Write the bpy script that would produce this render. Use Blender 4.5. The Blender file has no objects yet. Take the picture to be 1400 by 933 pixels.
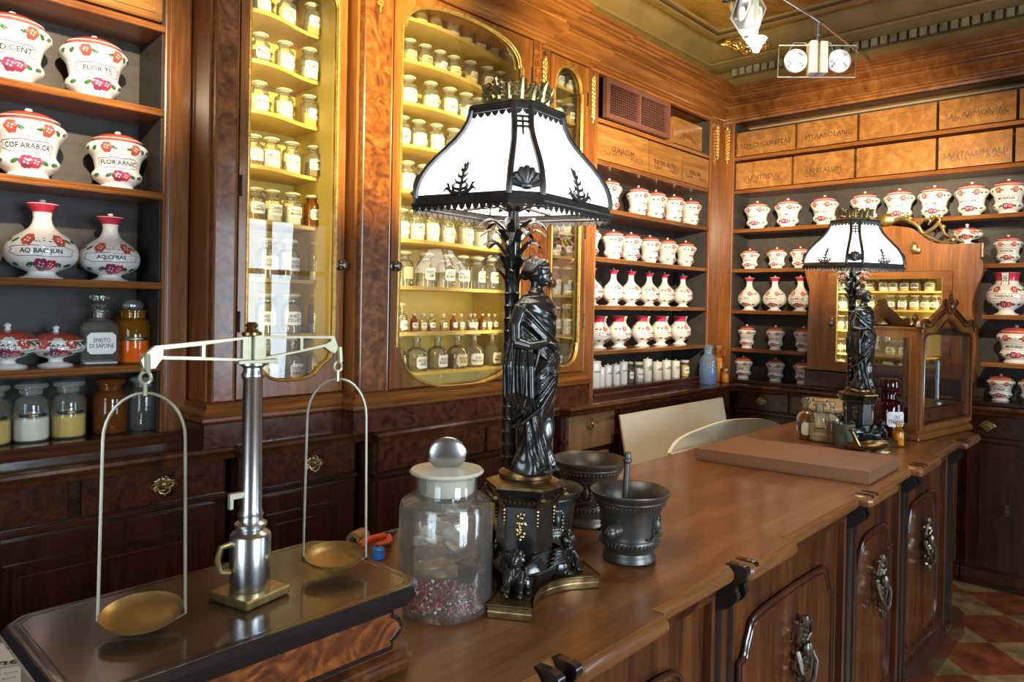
import bpy, bmesh, math, random
from mathutils import Vector, Matrix, noise
from mathutils.geometry import tessellate_polygon
random.seed(7)
PI = math.pi
sin, cos = math.sin, math.cos
SC = bpy.context.scene
COL = SC.collection
# ---------------------------------------------------------------- camera, world, light, exposure
FPX, CY, YAW, PITCH, ROLL, EYE = 982.36, 425.28, .750185, -.0081411, .01814929, 1.58
cF = Vector((cos(PITCH)*cos(YAW), cos(PITCH)*sin(YAW), sin(PITCH)))
_r = Vector((sin(YAW), -cos(YAW), 0)); _u = _r.cross(cF)
cR = cos(ROLL)*_r + sin(ROLL)*_u; cU = -sin(ROLL)*_r + cos(ROLL)*_u
cam = bpy.data.cameras.new('camera'); camo = bpy.data.objects.new('camera', cam); COL.objects.link(camo)
camo.matrix_world = Matrix(((cR.x, cU.x, -cF.x, 0), (cR.y, cU.y, -cF.y, 0), (cR.z, cU.z, -cF.z, EYE), (0, 0, 0, 1)))
cam.sensor_width = 36; cam.lens = FPX/1400*36; cam.shift_y = -(466.5-CY)/1400; cam.clip_start = .02
SC.camera = camo
def ray(x, y): return cF + cR*((x-700)/FPX) - cU*((y-CY)/FPX)
def on_y(x, y, Y): d = ray(x, y); return Vector((0, 0, EYE)) + d*(Y/d.y)
def on_x(x, y, X): d = ray(x, y); return Vector((0, 0, EYE)) + d*(X/d.x)
def on_z(x, y, Z): d = ray(x, y); return Vector((0, 0, EYE)) + d*((Z-EYE)/d.z)

SC.view_settings.view_transform = 'Standard'; SC.view_settings.look = 'None'
SC.view_settings.gamma = 1; SC.view_settings.use_curve_mapping = False
SC.view_settings.exposure = 0.1
SC.cycles.transparent_max_bounces = 40
SC.cycles.sample_clamp_indirect = 6
W = bpy.data.worlds.new('world'); SC.world = W; W.use_nodes = True
W.node_tree.nodes['Background'].inputs[0].default_value = (.55, .7, 1, 1)
W.node_tree.nodes['Background'].inputs[1].default_value = 1.0
def area(name, loc, target, sx, sy, power, col):
    l = bpy.data.lights.new(name, 'AREA'); l.shape = 'RECTANGLE'; l.size = sx; l.size_y = sy; l.energy = power; l.color = col
    o = bpy.data.objects.new(name, l); COL.objects.link(o); o.location = loc
    o.rotation_euler = (Vector(target)-Vector(loc)).to_track_quat('-Z', 'Y').to_euler(); return o
def spot(name, loc, target, power, col, ang=60, blend=.6, r=.03):
    l = bpy.data.lights.new(name, 'SPOT'); l.energy = power; l.color = col; l.spot_size = math.radians(ang); l.spot_blend = blend; l.shadow_soft_size = r
    o = bpy.data.objects.new(name, l); COL.objects.link(o); o.location = loc
    o.rotation_euler = (Vector(target)-Vector(loc)).to_track_quat('-Z', 'Y').to_euler(); return o
def bulb(name, loc, power, col, r=.03):
    l = bpy.data.lights.new(name, 'POINT'); l.energy = power; l.color = col; l.shadow_soft_size = r
    o = bpy.data.objects.new(name, l); COL.objects.link(o); o.location = loc; return o
DAY = (.72, .86, 1.0); HAL = (1, .80, .52); YEL = (1, .80, .32)
# daylight entering the shop windows behind the photographer
area('daylight_shop_window', (3.95, -2.75, 1.6), (3.4, 2, 1.1), 1.0, 1.9, 60, DAY)
area('daylight_front_window', (1.0, -2.75, 1.65), (1.2, 2, 1.0), 1.3, 1.7, 170, DAY)
area('daylight_side_window', (-1.98, .35, 1.6), (2, 1.2, .9), 1.2, 1.7, 45, DAY)
# halogen spots of the ceiling system, plus one added fill behind the counter
spot('halogen_left_shelf', (.45, 1.05, 2.75), (.50, 2.8, 2.42), 420, HAL, 44)
spot('halogen_glazed_centre', (1.5, 1.2, 2.62), (1.85, 2.5, 2.5), 360, YEL, 54)
spot('halogen_glazed_right', (2.35, 1.0, 2.62), (2.9, 2.6, 2.1), 190, HAL, 56)
spot('halogen_corner', (2.55, .98, 2.40), (4.2, 2.6, 2.15), 430, HAL, 52)
spot('halogen_right_wall', (2.6, .84, 2.40), (5.0, 1.55, 2.38), 560, HAL, 44, .9)
spot('halogen_right_end', (2.9, .3, 2.5), (5.0, .75, 2.05), 170, HAL, 48)
spot('halogen_counter', (2.2, .9, 2.9), (2.3, 1.0, 1.0), 66, HAL, 75)
spot('fill_behind_counter', (2.7, 1.1, 2.8), (3.6, 2.1, .85), 70, HAL, 42)  # added fill spot that brightens the leaning board, no fixture of its own
spot('halogen_ceiling_wash', (2.6, 1.2, 2.55), (3.3, 2.3, 3.40), 150, YEL, 80)

# slim strip lamps inside the glazed cabinets, fixed to the jambs behind the door frames
area('strip_carved_cabinet_a', (4.885, 1.655, 1.50), (5.10, 1.30, 1.50), .015, .50, 2.4, YEL)
area('strip_carved_cabinet_b', (4.885, 1.010, 1.50), (5.10, 1.40, 1.50), .015, .50, 2.4, YEL)
area('strip_wide_cabinet_a', (1.885, 2.490, 2.0), (2.20, 2.80, 2.0), .012, 1.3, 5.5, YEL)
area('strip_wide_cabinet_b', (2.690, 2.490, 2.0), (2.35, 2.80, 2.0), .012, 1.3, 5, YEL)
area('strip_left_cabinet', (1.262, 2.580, 2.0), (1.50, 2.82, 2.0), .012, 1.3, 3, YEL)
# ---------------------------------------------------------------- materials
def newmat(name):
    m = bpy.data.materials.new(name); m.use_nodes = True; nt = m.node_tree; return m, nt, nt.nodes['Principled BSDF']
def setp(b, **k):
    for a, v in k.items():
        b.inputs[{'col': 'Base Color', 'rough': 'Roughness', 'metal': 'Metallic', 'coat': 'Coat Weight', 'crough': 'Coat Roughness', 'trans': 'Transmission Weight', 'ior': 'IOR', 'ecol': 'Emission Color', 'e': 'Emission Strength', 'sss': 'Subsurface Weight', 'spec': 'Specular IOR Level'}[a]].default_value = (*v, 1) if isinstance(v, tuple) else v
def plain(name, col, rough=.5, metal=0, var=.12, scale=30, **k):
    m, nt, b = newmat(name); setp(b, rough=rough, metal=metal, **k)
    n = nt.nodes.new('ShaderNodeTexNoise'); n.inputs['Scale'].default_value = scale; n.inputs['Detail'].default_value = 3
    tc = nt.nodes.new('ShaderNodeTexCoord'); nt.links.new(tc.outputs['Object'], n.inputs['Vector'])
    r = nt.nodes.new('ShaderNodeValToRGB'); e = r.color_ramp.elements
    e[0].position = .3; e[1].position = .7
    e[0].color = (*[max(0, c*(1-var)) for c in col], 1); e[1].color = (*[min(1, c*(1+var)) for c in col], 1)
    nt.links.new(n.outputs['Fac'], r.inputs[0]); nt.links.new(r.outputs[0], b.inputs['Base Color'])
    return m
def wood(name, dark, light, axis='Z', rough=.28, coat=.4, burl=0, fig=1.0, mid=None, bump=.03):
    m, nt, b = newmat(name); setp(b, rough=rough, coat=coat, crough=.12); N = nt.nodes.new; L = nt.links.new
    tc = N('ShaderNodeTexCoord'); mp = N('ShaderNodeMapping')
    s = {'X': (1.2, 14, 14), 'Y': (14, 1.2, 14), 'Z': (14, 14, 1.2)}[axis] if not burl else (9, 9, 9)
    mp.inputs['Scale'].default_value = s; L(tc.outputs['Object'], mp.inputs['Vector'])
    n = N('ShaderNodeTexNoise'); n.inputs['Scale'].default_value = fig; n.inputs['Detail'].default_value = 6; n.inputs['Distortion'].default_value = 3.5 if burl else 1.2
    L(mp.outputs[0], n.inputs['Vector'])
    n2 = N('ShaderNodeTexNoise'); n2.inputs['Scale'].default_value = 7 if not burl else 4; n2.inputs['Detail'].default_value = 5; L(mp.outputs[0], n2.inputs['Vector'])
    mx = N('ShaderNodeMix'); mx.inputs[0].default_value = .35; L(n.outputs['Fac'], mx.inputs[2]); L(n2.outputs['Fac'], mx.inputs[3])
    r = N('ShaderNodeValToRGB'); e = r.color_ramp.elements; e[0].position = .36; e[1].position = .64
    e[0].color = (*dark, 1); e[1].color = (*light, 1)
    if mid: q = r.color_ramp.elements.new(.5); q.color = (*mid, 1)
    L(mx.outputs[0], r.inputs[0]); L(r.outputs[0], b.inputs['Base Color'])
    bp = N('ShaderNodeBump'); bp.inputs['Strength'].default_value = bump; bp.inputs['Distance'].default_value = .01; L(mx.outputs[0], bp.inputs['Height']); L(bp.outputs[0], b.inputs['Normal'])
    return m
M = {}
M['walnut'] = wood('honey_walnut', (.145, .046, .0095), (.32, .118, .027), mid=(.215, .073, .0155))
M['walnut_x'] = wood('honey_walnut_horizontal', (.145, .046, .0095), (.32, .118, .027), axis='X', mid=(.215, .073, .0155))
M['walnut_y'] = wood('honey_walnut_lengthways', (.145, .046, .0095), (.32, .118, .027), axis='Y', mid=(.215, .073, .0155))
M['burl'] = wood('burr_walnut', (.07, .021, .007), (.32, .108, .026), burl=1, mid=(.18, .054, .012))
M['burl_red'] = wood('red_burr_walnut', (.045, .012, .005), (.30, .085, .018), burl=1, mid=(.14, .036, .008), fig=1.6)
M['mahog'] = wood('dark_mahogany', (.035, .011, .006), (.085, .026, .012), axis='X', rough=.25)
M['mahog_z'] = wood('dark_mahogany_upright', (.035, .011, .006), (.085, .026, .012), rough=.25)
M['mahog_burl'] = wood('dark_burr_mahogany', (.03, .009, .006), (.12, .035, .014), burl=1, rough=.22)
M['worktop'] = wood('polished_dark_worktop', (.05, .018, .009), (.10, .038, .018), axis='X', rough=.14, coat=.6)
M['crotch'] = wood('flame_mahogany', (.030, .010, .005), (.16, .048, .012), rough=.28, fig=.8, mid=(.078, .024, .007))
M['scale_top'] = wood('scale_box_top', (.045, .022, .012), (.085, .042, .022), axis='X', rough=.2, coat=.6)
M['ebony'] = plain('ebonised_moulding', (.014, .012, .013), .22, coat=.5)
M['pale'] = wood('faded_pale_wood', (.22, .12, .05), (.33, .19, .085), axis='Z', rough=.5, coat=.1)
M['painted_box'] = wood('painted_drawer_front', (.20, .082, .020), (.38, .175, .046), axis='X', rough=.24, coat=.7, fig=.9, mid=(.28, .12, .03))
M['floral'] = wood('olive_floral_panel', (.17, .10, .025), (.45, .28, .09), axis='X', burl=1, rough=.4, coat=.3)
M['shelf_blue'] = wood('blue_black_painted_back', (.012, .014, .020), (.030, .034, .046), axis='X', rough=.5, coat=0)
M['shelf_dark'] = wood('brown_black_back', (.014, .010, .009), (.034, .024, .02), axis='X', rough=.55, coat=0)
M['shelf_grey'] = wood('grey_brown_shelf_lining', (.028, .022, .019), (.050, .040, .036), axis='X', rough=.6, coat=0)
M['yellow'] = plain('ochre_yellow_interior_paint', (.56, .43, .12), .55, var=.06, scale=8)
M['yshelf'] = plain('ochre_shelf_paint', (.50, .34, .09), .45, var=.08, scale=8)
M['gilt'] = plain('gilding', (.78, .50, .14), .3, metal=.85, var=.25, scale=60)
M['brass'] = plain('aged_brass', (.42, .31, .13), .34, metal=.9, var=.3, scale=50)
M['pan'] = plain('brass_pan', (.34, .22, .075), .4, metal=.75, var=.25, scale=25)
M['beam'] = plain('pale_lacquered_brass', (.50, .47, .31), .35, metal=.55, var=.12, scale=40)
M['wire'] = plain('dull_wire', (.38, .36, .28), .4, metal=.7)
M['silver'] = plain('nickel_silver', (.52, .53, .53), .27, metal=1, var=.12, scale=15)
M['bronze'] = plain('black_bronze', (.050, .048, .044), .27, metal=.75, var=.35, scale=35, coat=.35)
M['bronze_brown'] = plain('brown_bronze', (.20, .13, .055), .28, metal=.9, var=.45, scale=60)  # browner and paler than the black bronze, strongly mottled
M['shade_frame'] = plain('bronze_shade_frame', (.085, .080, .075), .35, metal=.7, var=.3)
M['crown'] = plain('green_gilt_bronze', (.34, .27, .12), .38, metal=.8, var=.45, scale=45)
M['oldmetal'] = plain('antique_handle_metal', (.20, .18, .14), .3, metal=.9, var=.5, scale=70)
M['pewter'] = plain('dark_mortar_bronze', (.105, .10, .09), .38, metal=.75, var=.35, scale=20)
M['pewter_br'] = plain('brown_mortar_bronze', (.12, .095, .075), .42, metal=.7, var=.35, scale=20)
M['ceramic'] = plain('white_tin_glaze', (.80, .79, .75), .13, var=.03, scale=6, coat=.5, crough=.05)
M['redglaze'] = plain('coral_red_glaze', (.52, .09, .06), .16, var=.35, scale=18, coat=.4)
M['pinkglaze'] = plain('crimson_glaze', (.52, .035, .07), .16, var=.35, scale=18, coat=.4)
M['greenglaze'] = plain('green_leaf_glaze', (.04, .14, .05), .2, var=.3)
M['purple'] = plain('crimson_purple_line', (.28, .04, .10), .2)
M['ink'] = plain('black_lettering', (.02, .018, .02), .4)
M['paper'] = plain('white_paper_label', (.82, .81, .77), .5, var=.03)
M['cream_label'] = plain('cream_label', (.72, .62, .36), .5, var=.05)
M['powder'] = plain('white_powder', (.85, .82, .74), .8, var=.05)
M['powder_y'] = plain('yellow_powder', (.75, .52, .12), .8, var=.08)
M['powder_o'] = plain('orange_powder', (.95, .22, .01), .7, var=.05)
M['herb'] = plain('dried_brown_herb', (.28, .15, .05), .8, var=.5, scale=120)
M['blueliq'] = plain('blue_powder', (.22, .38, .72), .7, var=.06)
M['amberliq'] = plain('amber_syrup', (.20, .05, .008), .2, var=.1)
M['engrave'] = plain('brown_engraved_lettering', (.05, .02, .008), .5)
M['card'] = plain('brown_card_box', (.215, .098, .044), .55, var=.04, scale=4)
M['cardside'] = plain('brown_card_box_side', (.19, .082, .038), .55, var=.04, scale=4)
M['board'] = plain('cream_board', (.84, .78, .62), .35, var=.05, scale=3)
M['boardedge'] = plain('board_edge', (.45, .30, .14), .6)
M['shell'] = plain('cream_plastic_shell', (.84, .80, .64), .4, var=.03, scale=3)
M['black'] = plain('black_plastic', (.015, .015, .017), .4)
M['orange'] = plain('orange_plastic', (.90, .10, .02), .35)
M['bluepl'] = plain('blue_plastic', (.03, .18, .5), .4)
M['vent'] = plain('brown_lacquered_grille', (.13, .052, .040), .4, var=.08)
M['dark'] = plain('dark_void_lining', (.006, .005, .005), .9)
M['white'] = plain('white_enamel', (.8, .8, .78), .3, var=.02)
M['rose'] = plain('dried_rose_petals', (.50, .09, .13), .8, var=.7, scale=160)
def glass(name, col=(.9, .95, .92), a=.78, rough=.03, body=.10, bodycol=None, fr=.85):
    m, nt, b = newmat(name); nt.nodes.remove(b); N = nt.nodes.new; L = nt.links.new; out = nt.nodes['Material Output']
    t = N('ShaderNodeBsdfTransparent'); t.inputs[0].default_value = (*col, 1)
    g = N('ShaderNodeBsdfGlossy'); g.inputs['Roughness'].default_value = rough
    d = N('ShaderNodeBsdfDiffuse'); d.inputs[0].default_value = (*(bodycol or col), 1)
    m1 = N('ShaderNodeMixShader'); m1.inputs[0].default_value = body; L(t.outputs[0], m1.inputs[1]); L(d.outputs[0], m1.inputs[2])
    lw = N('ShaderNodeLayerWeight'); lw.inputs[0].default_value = .28
    mt = N('ShaderNodeMath'); mt.operation = 'MULTIPLY_ADD'; mt.inputs[1].default_value = fr; mt.inputs[2].default_value = .035; L(lw.outputs['Fresnel'], mt.inputs[0])
    m2 = N('ShaderNodeMixShader'); L(mt.outputs[0], m2.inputs[0]); L(m1.outputs[0], m2.inputs[1]); L(g.outputs[0], m2.inputs[2]); L(m2.outputs[0], out.inputs[0])
    return m
M['glass'] = glass('clear_bottle_glass', (.94, .95, .90), body=.06)
M['jarglass'] = glass('clear_jar_glass', (.99, .995, .98), body=.03, bodycol=(.9, .93, .88), fr=.42)
M['amber'] = glass('amber_bottle_glass', (.62, .24, .05), body=.25, bodycol=(.45, .16, .03))
M['yglass'] = glass('yellow_bottle_glass', (.97, .66, .14), body=.14, bodycol=(.8, .38, .03))
M['blueglass'] = glass('blue_grey_glass', (.55, .70, .88), body=.25)
M['ruby'] = glass('ruby_red_glass', (.22, .01, .03), body=.5, bodycol=(.06, .004, .010))
M['greenglass'] = glass('dull_green_tin', (.3, .4, .3), body=.9, bodycol=(.10, .12, .08))
M['frost'] = glass('ground_glass', (.92, .90, .80), body=.78, rough=.35, bodycol=(.74, .70, .56))
M['greyfrost'] = glass('grey_ground_glass', (.85, .87, .84), body=.42, rough=.2, bodycol=(.45, .47, .44))
M['pane'] = glass('window_pane', (.985, .99, .985), body=.0, rough=.004, fr=.6)
def realglass(name, col, rough=0.0, ior=1.45):
    m, nt, b = newmat(name); setp(b, col=col, rough=rough, trans=1.0, ior=ior); return m
M['acryl'] = realglass('acrylic_plate', (1, 1, 1), 0, 1.35)
def emis(name, col, e, base=(.8, .8, .78)):
    m, nt, b = newmat(name); setp(b, col=base, rough=.4, ecol=col, e=e); return m
M['opal'] = emis('lit_opal_glass', (1, .96, .90), 2.6)
M['halo'] = emis('lit_halogen', (1, .95, .88), 30)
def counter_mat():
    m = wood('worn_counter_walnut', (.115, .038, .009), (.27, .115, .030), axis='X', rough=.30, coat=.25, mid=(.19, .072, .018), fig=.5)
    nt = m.node_tree; N = nt.nodes.new; L = nt.links.new; b = nt.nodes['Principled BSDF']
    tc = N('ShaderNodeTexCoord'); n = N('ShaderNodeTexNoise'); n.inputs['Scale'].default_value = 22; n.inputs['Detail'].default_value = 8; n.inputs['Roughness'].default_value = .7
    L(tc.outputs['Object'], n.inputs['Vector']); r = N('ShaderNodeValToRGB'); r.color_ramp.elements[0].position = .27; r.color_ramp.elements[1].position = .34
    r.color_ramp.elements[0].color = (.15, .11, .1, 1); r.color_ramp.elements[1].color = (1, 1, 1, 1); L(n.outputs['Fac'], r.inputs[0])
    old = b.inputs['Base Color'].links[0].from_socket; mx = N('ShaderNodeMix'); mx.data_type = 'RGBA'; mx.blend_type = 'MULTIPLY'; mx.inputs[0].default_value = 1
    L(old, mx.inputs[6]); L(r.outputs[0], mx.inputs[7]); L(mx.outputs[2], b.inputs['Base Color'])
    n2 = N('ShaderNodeTexNoise'); n2.inputs['Scale'].default_value = 2.2; n2.inputs['Detail'].default_value = 5; L(tc.outputs['Object'], n2.inputs['Vector'])
    mr = N('ShaderNodeMapRange'); mr.inputs[3].default_value = .20; mr.inputs[4].default_value = .48; L(n2.outputs['Fac'], mr.inputs[0]); L(mr.outputs[0], b.inputs['Roughness'])
    return m
M['counter'] = counter_mat()
def floor_mat():
    m, nt, b = newmat('red_and_straw_diamond_tiles'); N = nt.nodes.new; L = nt.links.new; setp(b, rough=.45)
    tc = N('ShaderNodeTexCoord'); mp = N('ShaderNodeMapping'); mp.inputs['Location'].default_value = (-.0, .0, 0); mp.inputs['Rotation'].default_value = (0, 0, PI/4)
    L(tc.outputs['Object'], mp.inputs[0]); ck = N('ShaderNodeTexChecker'); ck.inputs['Scale'].default_value = 1/.305
    ck.inputs[1].default_value = (.34, .085, .03, 1); ck.inputs[2].default_value = (.42, .27, .11, 1); L(mp.outputs[0], ck.inputs[0])
    n = N('ShaderNodeTexNoise'); n.inputs['Scale'].default_value = 9; n.inputs['Detail'].default_value = 8; L(tc.outputs['Object'], n.inputs[0])
    r = N('ShaderNodeValToRGB'); r.color_ramp.elements[0].color = (.45, .45, .45, 1); r.color_ramp.elements[1].color = (1.2, 1.2, 1.2, 1); r.color_ramp.elements[0].position = .35; r.color_ramp.elements[1].position = .7
    L(n.outputs['Fac'], r.inputs[0]); mx = N('ShaderNodeMix'); mx.data_type = 'RGBA'; mx.blend_type = 'MULTIPLY'; mx.inputs[0].default_value = 1
    L(ck.outputs[0], mx.inputs[6]); L(r.outputs[0], mx.inputs[7]); L(mx.outputs[2], b.inputs['Base Color']); return m
M['floor'] = floor_mat()
M['ceil'] = wood('ochre_painted_ceiling', (.20, .085, .016), (.46, .26, .05), burl=1, rough=.5, coat=.1, fig=.12, mid=(.33, .16, .03))
M['plaster'] = plain('ochre_plaster_moulding', (.28, .18, .06), .5, var=.15, scale=6)
M['plaster_dark'] = plain('brown_plaster_line', (.10, .055, .025), .5)
M['dentil'] = plain('grey_brown_dentil', (.30, .25, .15), .55, var=.4, scale=8)
M['wall'] = plain('ochre_wall_paint', (.42, .30, .16), .8, var=.05, scale=3)

# ---------------------------------------------------------------- mesh builder
class MB:
    def __init__(s): s.v = []; s.f = []; s.m = []; s.cur = 0
    def add(s, vs, fs, m=None):
        o = len(s.v); s.v += [Vector(p) for p in vs]; s.f += [tuple(i+o for i in f) for f in fs]; s.m += [s.cur if m is None else m]*len(fs); return s
    def box(s, a, b, m=None, ch=0):
        x0, y0, z0 = [min(p, q) for p, q in zip(a, b)]; x1, y1, z1 = [max(p, q) for p, q in zip(a, b)]
        ch = min(ch, (x1-x0)/2.2, (y1-y0)/2.2, (z1-z0)/2.2)
        if ch <= 0:
            return s.add([(x0, y0, z0), (x1, y0, z0), (x1, y1, z0), (x0, y1, z0), (x0, y0, z1), (x1, y0, z1), (x1, y1, z1), (x0, y1, z1)],
                         [(0, 3, 2, 1), (4, 5, 6, 7), (0, 1, 5, 4), (1, 2, 6, 5), (2, 3, 7, 6), (3, 0, 4, 7)], m)
        V = []; idx = {}
        for i, X in enumerate((x0, x1)):
            for j, Y in enumerate((y0, y1)):
                for k, Z in enumerate((z0, z1)):
                    sx, sy, sz = (1-2*i)*ch, (1-2*j)*ch, (1-2*k)*ch
                    idx[i, j, k] = len(V); V += [(X, Y+sy, Z+sz), (X+sx, Y, Z+sz), (X+sx, Y+sy, Z)]
        F = []
        for i in (0, 1):
            q = [idx[i, 0, 0], idx[i, 1, 0], idx[i, 1, 1], idx[i, 0, 1]]; F.append(q if i else q[::-1])
            q = [idx[0, i, 0]+1, idx[1, i, 0]+1, idx[1, i, 1]+1, idx[0, i, 1]+1]; F.append(q[::-1] if i else q)
            q = [idx[0, 0, i]+2, idx[1, 0, i]+2, idx[1, 1, i]+2, idx[0, 1, i]+2]; F.append(q if i else q[::-1])
        for i in (0, 1):
            for j in (0, 1):
                a0, a1 = idx[i, j, 0], idx[i, j, 1]; q = [a0, a0+1, a1+1, a1]; F.append(q if i == j else q[::-1])
                a0, a1 = idx[i, 0, j], idx[i, 1, j]; q = [a0, a1, a1+2, a0+2]; F.append(q if i == j else q[::-1])
                a0, a1 = idx[0, i, j], idx[1, i, j]; q = [a0+1, a0+2, a1+2, a1+1]; F.append(q if i == j else q[::-1])
        for (i, j, k), a0 in idx.items(): q = [a0, a0+1, a0+2]; F.append(q if (i+j+k) % 2 else q[::-1])
        return s.add(V, F, m)
    def lathe(s, prof, c=(0, 0, 0), n=24, mf=None, cap=True, a0=0, ang=2*PI, sx=1, sy=1, rot=0):
        # prof: (radius, z[, material])
        V = []; F = []; Ms = []; full = abs(ang-2*PI) < 1e-6; k = n if full else n+1
        for p in prof:
            for i in range(k):
                t = a0+ang*i/n; x, y = p[0]*cos(t)*sx, p[0]*sin(t)*sy
                V.append((c[0]+x*cos(rot)-y*sin(rot), c[1]+x*sin(rot)+y*cos(rot), c[2]+p[1]))
        for j in range(len(prof)-1):
            mm = prof[j+1][2] if len(prof[j+1]) > 2 else s.cur
            for i in range(n):
                i2 = (i+1) % k if full else i+1
                F.append((j*k+i, j*k+i2, (j+1)*k+i2, (j+1)*k+i)); Ms.append(mm)
        if full and cap:
            if prof[0][0] > 1e-5: F.append(tuple(range(k))[::-1]); Ms.append(prof[0][2] if len(prof[0]) > 2 else s.cur)
            if prof[-1][0] > 1e-5: F.append(tuple((len(prof)-1)*k+i for i in range(k))); Ms.append(prof[-1][2] if len(prof[-1]) > 2 else s.cur)
        o = len(s.v); s.v += [Vector(p) for p in V]; s.f += [tuple(i+o for i in f) for f in F]; s.m += Ms; return s
    def ball(s, c, r, n=10, m=None, rot=None):
        if not isinstance(r, tuple): r = (r, r, r)
        V = []; F = []; h = max(4, n//2+1)
        for j in range(h+1):
            ph = PI*j/h
            for i in range(n):
                t = 2*PI*i/n; p = Vector((r[0]*sin(ph)*cos(t), r[1]*sin(ph)*sin(t), -r[2]*cos(ph)))
                if rot: p = rot @ p
                V.append(p+Vector(c))
        for j in range(h):
            for i in range(n): F.append((j*n+i, j*n+(i+1) % n, (j+1)*n+(i+1) % n, (j+1)*n+i))
        return s.add(V, F, m)
    def tube(s, pts, r, n=8, m=None, closed=False, cap=True):
        pts = [Vector(p) for p in pts]; K = len(pts); rr = r if isinstance(r, (list, tuple)) else [r]*K
        V = []; F = []; prev = None
        for i, p in enumerate(pts):
            if closed: d = pts[(i+1) % K]-pts[i-1]
            else: d = pts[min(i+1, K-1)]-pts[max(i-1, 0)]
            if d.length < 1e-9: d = Vector((0, 0, 1))
            d.normalize()
            if prev is None: a = d.orthogonal().normalized()
            else:
                a = prev-d*prev.dot(d)
                a = a.normalized() if a.length > 1e-6 else d.orthogonal().normalized()
            prev = a; b = d.cross(a)
            for k in range(n):
                t = 2*PI*k/n; V.append(p+(a*cos(t)+b*sin(t))*rr[i])
        for i in range(K if closed else K-1):
            i2 = (i+1) % K
            for k in range(n): F.append((i*n+k, i*n+(k+1) % n, i2*n+(k+1) % n, i2*n+k))
        if not closed and cap: F += [tuple(range(n))[::-1], tuple((K-1)*n+k for k in range(n))]
        return s.add(V, F, m)
    def prism(s, poly, fn, d0, d1, m=None, holes=()):
        # poly in 2D (u,v); fn(u,v,d)->3D. extruded between d0 and d1, holes allowed
        loops = [list(poly)]+[list(h) for h in holes]
        tri = tessellate_polygon([[Vector((p[0], p[1], 0)) for p in lp] for lp in loops]); flat = [p for lp in loops for p in lp]; K = len(flat)
        V = [fn(p[0], p[1], d0) for p in flat]+[fn(p[0], p[1], d1) for p in flat]
        F = [tuple(t) for t in tri]+[tuple(i+K for i in t[::-1]) for t in tri]; o = 0
        for lp in loops:
            k = len(lp)
            for i in range(k): F.append((o+i, o+(i+1) % k, o+(i+1) % k+K, o+i+K))
            o += k
        return s.add(V, F, m)
    def sweep(s, prof, path, m=None, closed=False, mats=None):
        # prof: (offset, z); path: (x,y); offset to the right of travel, mitred
        P = [Vector((p[0], p[1])) for p in path]; K = len(P); R = []
        for i in range(K):
            if closed: d1 = (P[i]-P[i-1]).normalized(); d2 = (P[(i+1) % K]-P[i]).normalized()
            else:
                d1 = (P[i]-P[i-1]).normalized() if i else None; d2 = (P[i+1]-P[i]).normalized() if i < K-1 else None
                d1 = d1 or d2; d2 = d2 or d1
            n1 = Vector((d1.y, -d1.x)); n2 = Vector((d2.y, -d2.x)); b = n1+n2
            b = b/(max(b.dot(n1), .2)) if b.length > 1e-6 else n1
            R.append(b)
        V = []; F = []; q = len(prof)
        for i in range(K):
            for o, z in prof: V.append((P[i].x+R[i].x*o, P[i].y+R[i].y*o, z))
        for i in range(K if closed else K-1):
            i2 = (i+1) % K
            for j in range(q-1): F.append((i*q+j, i*q+j+1, i2*q+j+1, i2*q+j))
        if not closed: F += [tuple(range(q)), tuple((K-1)*q+j for j in range(q))[::-1]]
        return s.add(V, F, m)
    def xf(s, mat, start=0):
        for i in range(start, len(s.v)): s.v[i] = mat @ s.v[i]
        return s
WL = {}
def build(mb, name, mats, parent=None, ang=35, raw=False):
    me = bpy.data.meshes.new(name); off = Vector((0, 0, 0)) if raw or parent is None else WL.get(parent.name, Vector((0, 0, 0)))
    me.from_pydata([tuple(v-off) for v in mb.v], [], mb.f)
    if not isinstance(mats, (list, tuple)): mats = [mats]
    for x in mats: me.materials.append(M[x])
    if len(mats) > 1: me.polygons.foreach_set('material_index', mb.m)
    bm = bmesh.new(); bm.from_mesh(me); bmesh.ops.recalc_face_normals(bm, faces=bm.faces); bm.to_mesh(me); bm.free()
    me.shade_smooth(); me.set_sharp_from_angle(angle=math.radians(ang)); me.update()
    o = bpy.data.objects.new(name, me); COL.objects.link(o)
    if parent is not None: o.parent = parent; WL[o.name] = off
    return o
def tag(o, label, cat, group=None):
    o['label'] = label; o['category'] = cat
    if group: o['group'] = group
    return o
def thing(name, label, cat, loc=(0, 0, 0), rz=0, group=None):
    o = bpy.data.objects.new(name, None); COL.objects.link(o); o.location = loc; o.rotation_euler = (0, 0, rz); o.empty_display_size = .02
    WL[o.name] = Vector(loc); return tag(o, label, cat, group)
def struct(o): o['kind'] = 'structure'; return o
def dup(root, loc, rz=None, label=None, group=None, scale=None):
    r = root.copy(); COL.objects.link(r); r.location = loc; WL[r.name] = Vector(loc)
    if rz is not None: r.rotation_euler = (0, 0, rz)
    if label: r['label'] = label
    if group: r['group'] = group
    if scale: r.scale = scale
    for ch in list(root.children):
        c = ch.copy(); COL.objects.link(c); c.parent = r
        for g in ch.children:
            d = g.copy(); COL.objects.link(d); d.parent = c
    return r
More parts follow.
